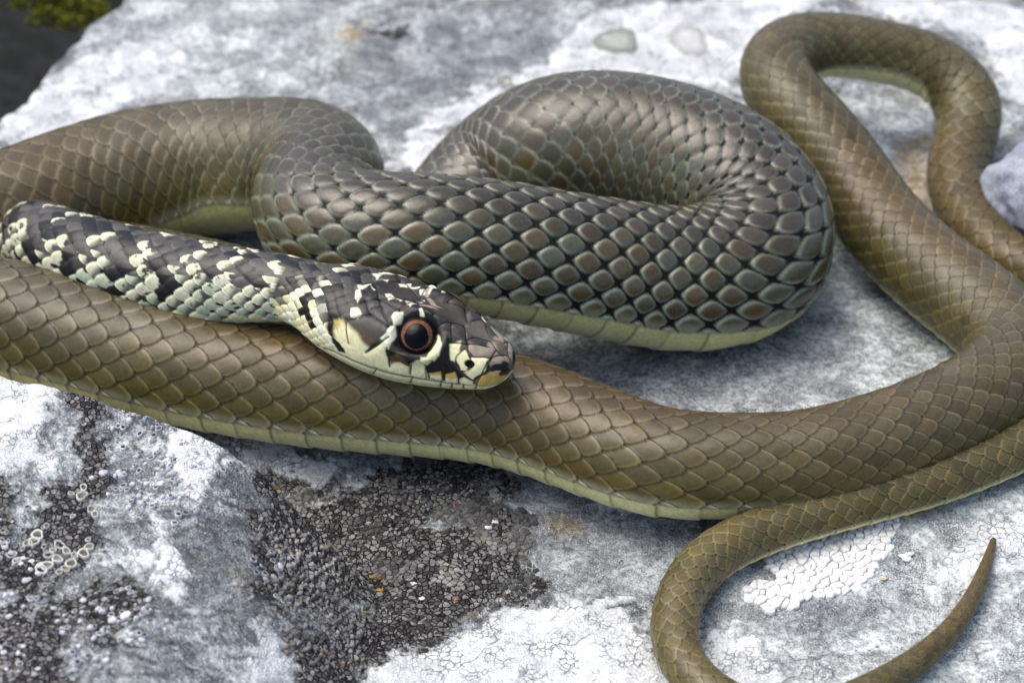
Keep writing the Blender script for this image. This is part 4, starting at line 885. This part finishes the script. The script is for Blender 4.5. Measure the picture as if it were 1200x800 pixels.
# ---- eyes
M_EYE = N('eye black').done((0.004, 0.004, 0.004), 0.12, 0.15)
def iris_mat():
    n = N('eye iris'); f = n.noise(30, 4, 0.7)
    c = n.mix(n.step(f, .3, .7), (0.085, 0.028, 0.012), (0.185, 0.075, 0.040))
    return n.done(c, 0.25, 0.12)
M_IRIS = iris_mat()
M_PUPIL = N('eye pupil').done((0.002, 0.002, 0.003), 0.03, 0.10)
def cap(r, a0, a1, n=40, m=14):
    """spherical cap band about +z between polar angles a0 and a1"""
    th = np.linspace(a0, a1, m)[:, None]; ph = np.linspace(0, 2 * math.pi, n, endpoint=False)[None]
    p = np.stack([r * np.sin(th) * np.cos(ph), r * np.sin(th) * np.sin(ph), r * np.cos(th) + 0 * ph], -1).reshape(-1, 3)
    return p, grid_faces(m, n, True)
for sgn in (-1, 1):
    p0, n0 = head_points(np.array([et]), np.array([sgn * abs(ep)]))
    p0, n0 = p0[0], n0[0]
    fwd = np.array(HEAD_C) - np.array(HEAD_A); fwd /= np.linalg.norm(fwd)
    n0 = n0 + 0.16 * fwd - np.array([0, 0, 0.30]); n0 /= np.linalg.norm(n0)
    xx = fwd - n0 * (fwd @ n0); xx /= np.linalg.norm(xx); yy = np.cross(n0, xx)
    Rm = np.stack([xx, yy, n0], 1)
    re = 0.365; ctr = p0 - n0 * 0.287
    parts = {}
    for nm, r, a0, a1, mt in (('eye', re, 0.0005, math.pi - .0005, M_EYE), ('iris', re * 1.010, math.radians(27), math.radians(39), M_IRIS), ('pupil', re * 1.014, 0.0005, math.radians(29.5), M_PUPIL)):
        p, f = cap(r, a0, a1)
        if nm == 'pupil': p = p + np.array([0.010, -0.028, 0]) if yy[2] > 0 else p + np.array([0.010, 0.028, 0])
        parts[nm] = build_mesh(nm, p @ Rm.T + ctr, f, mt, parent=snake if nm == 'eye' else parts['eye'])


# ================================================================== lichens, moss, stones and grit
def clip_cell(px, py, nbrs, grow):
    """Voronoi cell of (px,py) against its neighbours, shrunk by a gap"""
    R = grow * 1.6
    poly = [(R * math.cos(k * math.pi / 4 + .3), R * math.sin(k * math.pi / 4 + .3)) for k in range(8)]
    for qx, qy in nbrs:
        dx, dy = qx - px, qy - py; L = math.hypot(dx, dy)
        if L < 1e-6: continue
        ux_, uy_ = dx / L, dy / L; lim = L / 2
        out = []
        for k in range(len(poly)):
            a = poly[k]; b = poly[(k + 1) % len(poly)]
            da = a[0] * ux_ + a[1] * uy_ - lim; db = b[0] * ux_ + b[1] * uy_ - lim
            if da <= 0: out.append(a)
            if (da < 0) != (db < 0):
                t = da / (da - db); out.append((a[0] + (b[0] - a[0]) * t, a[1] + (b[1] - a[1]) * t))
        poly = out
        if len(poly) < 3: break
    return poly

def areoles(poly, step, gapf, thick, colour, ragged=0.3, keep=lambda x, y: x == x, seed=3):
    """a cracked crust: one small raised plate for each cell"""
    r = random.Random(seed); pts = {}
    P = np.array(poly); lo, hi = P.min(0) - step * 2, P.max(0) + step * 2
    nx, ny = int((hi[0] - lo[0]) / step) + 1, int((hi[1] - lo[1]) / step) + 1
    for a in range(nx):
        for b in range(ny):
            pts[a, b] = (lo[0] + (a + .5 * (b % 2) + r.uniform(-.55, .55)) * step, lo[1] + (b + r.uniform(-.55, .55)) * step)
    keys = list(pts); xs = np.array([pts[k][0] for k in keys]); ys = np.array([pts[k][1] for k in keys])
    sd = poly_sd(xs, ys, poly) + ragged * fbm(xs * 1.6, ys * 1.6, 4, seed)
    co, cols, tris = [], [], []
    zt = top_at(xs, ys); ok = (sd > 0) & keep(xs, ys)
    for k, x, y, d, z, good in zip(keys, xs, ys, sd, zt, ok):
        if not good: continue
        nb = [pts[k[0] + i, k[1] + j] for i in (-2, -1, 0, 1, 2) for j in (-2, -1, 0, 1, 2) if (i or j) and (k[0] + i, k[1] + j) in pts]
        cell = clip_cell(x, y, nb, step)
        if len(cell) < 3: continue
        c = np.array(cell); cen = c.mean(0); g = gapf * r.uniform(.88, 1.04); h = thick * r.uniform(.5, 1.3)
        n = len(c); o = len(co); col = colour(r, x, y)
        for s, dz in ((g, -0.05), (g * .96, h * .8), (g * .8, h * 1.05)):
            for q in c: co.append((x + cen[0] + (q[0] - cen[0]) * s, y + cen[1] + (q[1] - cen[1]) * s, z + dz)); cols.append(col)
        co.append((x + cen[0], y + cen[1], z + h * 1.08)); cols.append(col)
        for ring in (0, 1):
            for q in range(n):
                a, b = o + ring * n + q, o + ring * n + (q + 1) % n
                tris += [(a, b, b + n), (a, b + n, a + n)]
        for q in range(n): tris.append((o + 2 * n + q, o + 2 * n + (q + 1) % n, o + 3 * n))
    return np.array(co), np.array(tris), np.array(cols)

hole = lambda x, y: fbm(x * 0.8, y * 0.8, 4, 91) + 0.25 * fbm(x * 4, y * 4, 2, 92) < 0.08
def dark_col(r, x, y):
    k = r.random()
    if k < 0.008: return (0.16, 0.09, 0.03)
    if k < 0.014: return (0.30, 0.30, 0.31)
    v = (0.155 + 0.12 * math.sin(x * 1.9 + 1.3 * math.sin(y * 1.7)) * math.sin(y * 1.3 + x)) * r.uniform(.45, 1.35)
    w = r.uniform(-.06, .06)
    return (v * (1.03 + w), v * 0.99, v * (0.93 - w))
co, tr, cl = areoles(AREOLE_ZONE[0], 0.088, 0.90, 0.016, dark_col, 0.5, hole, 3)
tag(build_mesh('black_lichen_crust', co, tr, M_LICHEN, colors=cl), 'granular black and grey lichen crust in the hollow in front of the snake', 'lichen', kind='stuff')
def white_col(r, x, y):
    v = r.uniform(.76, .92)
    return (v, v * 0.995, v * 0.97)
co, tr, cl = areoles(WHITE_DISC[0], 0.13, 0.975, 0.045, white_col, 0.05, seed=5)
tag(build_mesh('white_lichen_patch', co, tr, M_LICHEN, colors=cl), 'cracked white lichen patch on the rock beside the tail loop', 'lichen')

def lathe_at(x, y, prof, n=18, wob=0.0, seed=0, squash=1.0, rot=0.0):
    """rings (radius, height) turned about a point of the stone, following its surface"""
    r = random.Random(seed); ph = [r.uniform(0, 6.3) for _ in range(3)]
    co = []
    for rad_, h in prof:
        for k in range(n):
            a = 2 * math.pi * k / n; w = 1 + wob * (math.sin(2 * a + ph[0]) + .6 * math.sin(3 * a + ph[1]) + .4 * math.sin(5 * a + ph[2]))
            dx, dy = rad_ * w * math.cos(a), rad_ * w * squash * math.sin(a)
            px_, py_ = x + dx * math.cos(rot) - dy * math.sin(rot), y + dx * math.sin(rot) + dy * math.cos(rot)
            co.append((px_, py_, h))
    co = np.array(co); co[:, 2] += top_at(co[:, 0], co[:, 1])
    f = grid_faces(len(prof), n, True)
    return co, f

# ring-shaped cups on the left boulder
for k, (x, y) in enumerate(CUP_SPOTS[0]):
    R0 = random.uniform(.035, .10)
    co, f = lathe_at(x, y, [(R0 * 1.0, -.04), (R0 * 1.02, .03), (R0 * .9, .048), (R0 * .74, .044), (R0 * .62, .018), (R0 * .02, .015)], 14, .16, k, random.uniform(.8, 1.1))
    v = random.uniform(.48, .66); inner = np.array((.20, .20, .15)) * random.uniform(.6, 1.4)
    cl = np.concatenate([np.tile((v, v * .99, v * .92), (14 * 4, 1)), np.tile(inner, (14 * 2, 1))])
    tag(build_mesh('lichen_cup', co, f, M_LICHEN, colors=cl), 'small pale ring-shaped lichen cup in the cluster on the left boulder', 'lichen', 'lichen cups on the left boulder')
for k, (x, y) in enumerate(PALE_DOTS[0]):
    R0 = random.uniform(.035, .075)
    co, f = lathe_at(x, y, [(R0, -.04), (R0, .03), (R0 * .8, .055), (R0 * .4, .065), (R0 * .02, .066)], 11, .10, 50 + k, random.uniform(.7, 1.1))
    v = random.uniform(.5, .8); cl = np.tile((v, v * .98, v), (55, 1))
    tag(build_mesh('lichen_button', co, f, M_LICHEN, colors=cl), 'tiny pale button lichen on a dark patch of the left boulder', 'lichen', 'button lichens on the left boulder')
# a dense scatter of tiny rings and beads between the big patches of the boulder
def bead_scatter():
    r = random.Random(17); co, fc, cl = [], [], []
    for poly in BEAD_ZONE:
        P = np.array(poly); lo, hi = P.min(0), P.max(0); area = (hi[0] - lo[0]) * (hi[1] - lo[1])
        n = int(area * 38); xs = np.array([r.uniform(lo[0], hi[0]) for _ in range(n)]); ys = np.array([r.uniform(lo[1], hi[1]) for _ in range(n)])
        ok = poly_sd(xs, ys, poly) + 0.35 * fbm(xs * 2, ys * 2, 3, 29) > 0
        for x, y in zip(xs[ok], ys[ok]):
            R0 = r.uniform(.022, .055); ring = r.random() < .5
            prof = [(R0, -.04), (R0 * 1.02, .03), (R0 * .85, .045), (R0 * .6, .02), (R0 * .05, .018)] if ring else [(R0, -.04), (R0, .022), (R0 * .75, .04), (R0 * .35, .046), (R0 * .05, .046)]
            c, f = lathe_at(x, y, prof, 9, .12, r.randrange(9999), r.uniform(.75, 1.1)); o = 45 * len(co)
            v = r.uniform(.30, .72); k = np.full((45, 3), v) * np.array((.97, .98, 1.03))
            if ring: k[27:] = np.array((.05, .05, .07)) * r.uniform(.5, 2)
            co.append(c); fc.append(f + o); cl.append(k)
    return np.concatenate(co), np.concatenate(fc), np.concatenate(cl)
co, fc, cl = bead_scatter()
tag(build_mesh('bead_lichen', co, fc, M_LICHEN, colors=cl), 'scatter of tiny pale beads and rings over the left boulder', 'lichen', kind='stuff')
# round lichens on the white crust behind the coils
for (x, y), R0, lb in zip(RING_SPOTS[0], (.42, .40), ('grey-green round lichen on the white crust above the back coil', 'faint round lichen between the grey-green one and the loop of the snake')):
    co, f = lathe_at(x, y, [(R0, -.03), (R0 * .98, .052), (R0 * .86, .062), (R0 * .70, .055), (R0 * .45, .054), (R0 * .3, .058), (R0 * .01, .058)], 40, .11, int(x * 10), 1.25)
    cA, cB = (np.array((.27, .28, .25)), np.array((.40, .41, .38))) if lb.startswith('grey') else (np.array((.42, .42, .41)), np.array((.55, .555, .55)))
    cl = np.concatenate([np.tile(cA, (160, 1)), np.tile(cB, (120, 1))])
    tag(build_mesh('round_lichen', co, f, M_LICHEN, colors=cl), lb, 'lichen')

# grit
def lump(name, ctr, size, col, mat, seed, n=16, flat=.7, parent=None, rough=.22):
    th = np.linspace(0.02, math.pi - .02, n)[:, None]; ph = np.linspace(0, 2 * math.pi, 2 * n, endpoint=False)[None]
    d = np.stack([np.sin(th) * np.cos(ph), np.sin(th) * np.sin(ph), np.cos(th) + 0 * ph], -1)
    rr_ = 1 + rough * fbm(d[..., 0] * 1.4 + seed * 3.1 + d[..., 2], d[..., 1] * 1.4 + d[..., 2] * .8, 4, seed) * 1.6
    p = d * rr_[..., None] * np.array([1, .85, flat]) * size + np.array(ctr)
    p = p.reshape(-1, 3)
    return build_mesh(name, p, grid_faces(n, 2 * n, True), mat, colors=np.tile(col, (len(p), 1)), parent=parent)
GRIT = [(.075, (.62, .58, .42), 'pebble', 'small round cream pebble right of the cracked white lichen'),
        (.075, (.78, .74, .66), 'stone_chip', 'tiny white stone chip inside the bend of the tail'),
        (.13, (.85, .85, .84), 'stone_chip', 'white stone flake between the white lichen and the tail tip'),
        (.07, (.75, .76, .80), 'stone_chip', 'pale blue-grey chip at the right edge of the black lichen crust'),
        (.065, (.80, .80, .80), 'stone_chip', 'white chip just behind the pale blue-grey one by the black lichen'),
        (.05, (.78, .76, .74), 'stone_chip', 'white speck in the middle of the black lichen crust'),
        (.055, (.85, .85, .83), 'stone_chip', 'white round speck near the front of the black lichen crust'),
        (.06, (.42, .17, .03), 'orange_lichen', 'orange lichen dot near the back of the black lichen crust'),
        (.09, (.36, .18, .04), 'orange_lichen', 'largest orange lichen tuft on the black crust beside the boulder'),
        (.07, (.38, .19, .05), 'orange_lichen', 'orange lichen dot right of the white round speck'),
        (.07, (.34, .15, .04), 'orange_lichen', 'frontmost orange lichen dot on the black crust by the boulder'),
        (.08, (.30, .20, .05), 'orange_lichen', 'ochre lichen tuft farthest back on the boulder side of the black crust')]
for k, ((x, y), (sz, col, nm, lb)) in enumerate(zip(PEBBLE_SPOTS[0], GRIT)):
    z = float(top_at(x, y)[0])
    sz *= 0.62 if 'orange' in nm else 0.8
    tag(lump(nm, (x, y, z + sz * .2), sz, col, M_LICHEN, k + 3, 12, .45, rough=.5), lb, 'lichen' if 'lichen' in nm else 'stone')
scab = lump('scab', SCAB_AT, 0.085, (.36, .22, .07), M_LICHEN, 44, 10, parent=snake); scab['label'] = 'small ochre scab on the back of the hind body'

# grey stone at the right edge
def greystone():
    n = N('speckled grey stone'); a = n.noise(30, 4, .7); b = n.noise(3, 4, .6)
    c = n.mix(n.step(b, .35, .65), (0.22, 0.24, 0.29), (0.34, 0.37, 0.42)); c = n.mix(n.step(a, .55, .7), c, (0.55, 0.57, 0.62)); c = n.mix(n.step(a, .44, .34), c, (0.10, 0.11, 0.13))
    return n.done(c, .9, .2, n.bump(a, .8, .03))
tag(lump('grey_stone', STONE_AT, 1.25, (.4, .4, .4), greystone(), 12, 70, .85, rough=.16), 'speckled blue-grey stone at the right edge behind the snake', 'stone')

# moss at the broken edge, upper left
def moss(x, y, size, count, seed, lb):
    r = np.random.default_rng(seed)
    z0 = float(top_at(x, y)[0])
    a = r.uniform(0, 6.283, count); u = np.sqrt(r.random(count))
    p = np.stack([x + size * u * np.cos(a), y + size * u * np.sin(a) * .8, 0 * a], 1)
    p[:, 2] = np.maximum(top_at(p[:, 0], p[:, 1]), z0 - size * 1.2) + size * .55 * (1 - u * u) * r.uniform(.3, 1, count)
    d = np.stack([np.cos(a) * .7 + r.normal(0, .5, count), np.sin(a) * .7 + r.normal(0, .5, count), np.full(count, .7)], 1); d /= np.linalg.norm(d, axis=1)[:, None]
    s = np.cross(d, r.normal(0, 1, (count, 3))); s /= np.linalg.norm(s, axis=1)[:, None]
    L = (size * r.uniform(.10, .22, count))[:, None]; w = (size * r.uniform(.03, .06, count))[:, None]
    co = np.stack([p - s * w, p + s * w, p + d * L * .6 + s * w * .8, p + d * L, p + d * L * .6 - s * w * .8], 1).reshape(-1, 3)
    cl = np.repeat(np.array((.17, .18, .018))[None] * r.uniform(.5, 1.3, count)[:, None], 5, 0)
    o = 5 * np.arange(count)[:, None]
    tr = np.concatenate([o + np.array([[0, 1, 2]]), o + np.array([[0, 2, 4]]), o + np.array([[4, 2, 3]])])
    tag(build_mesh('moss_clump', np.array(co), np.array(tr), M_MOSS, smoothed=False, colors=np.array(cl)), lb, 'moss', 'moss at the upper left')
MOSS_L = ('yellow-green moss cushion at the top edge of the picture by the dark gap', 'yellow-green moss cushion in the middle of the mossy edge, upper left', 'rightmost moss cushion on the broken rock edge, upper left', 'dark moss cushion on the left of the mossy edge, nearest the dark gap', 'tiny lone moss tuft on the pale rock, upper left', 'lowest moss cushion of the mossy edge, upper left', 'moss cushion deepest in the dark gap, upper left corner')
for k, ((x, y), sz) in enumerate(zip(MOSS_SPOTS[0], (.55, .6, .42, .5, .13, .4, .6))): moss(x, y, sz, 700 if sz > .2 else 160, k, MOSS_L[k])
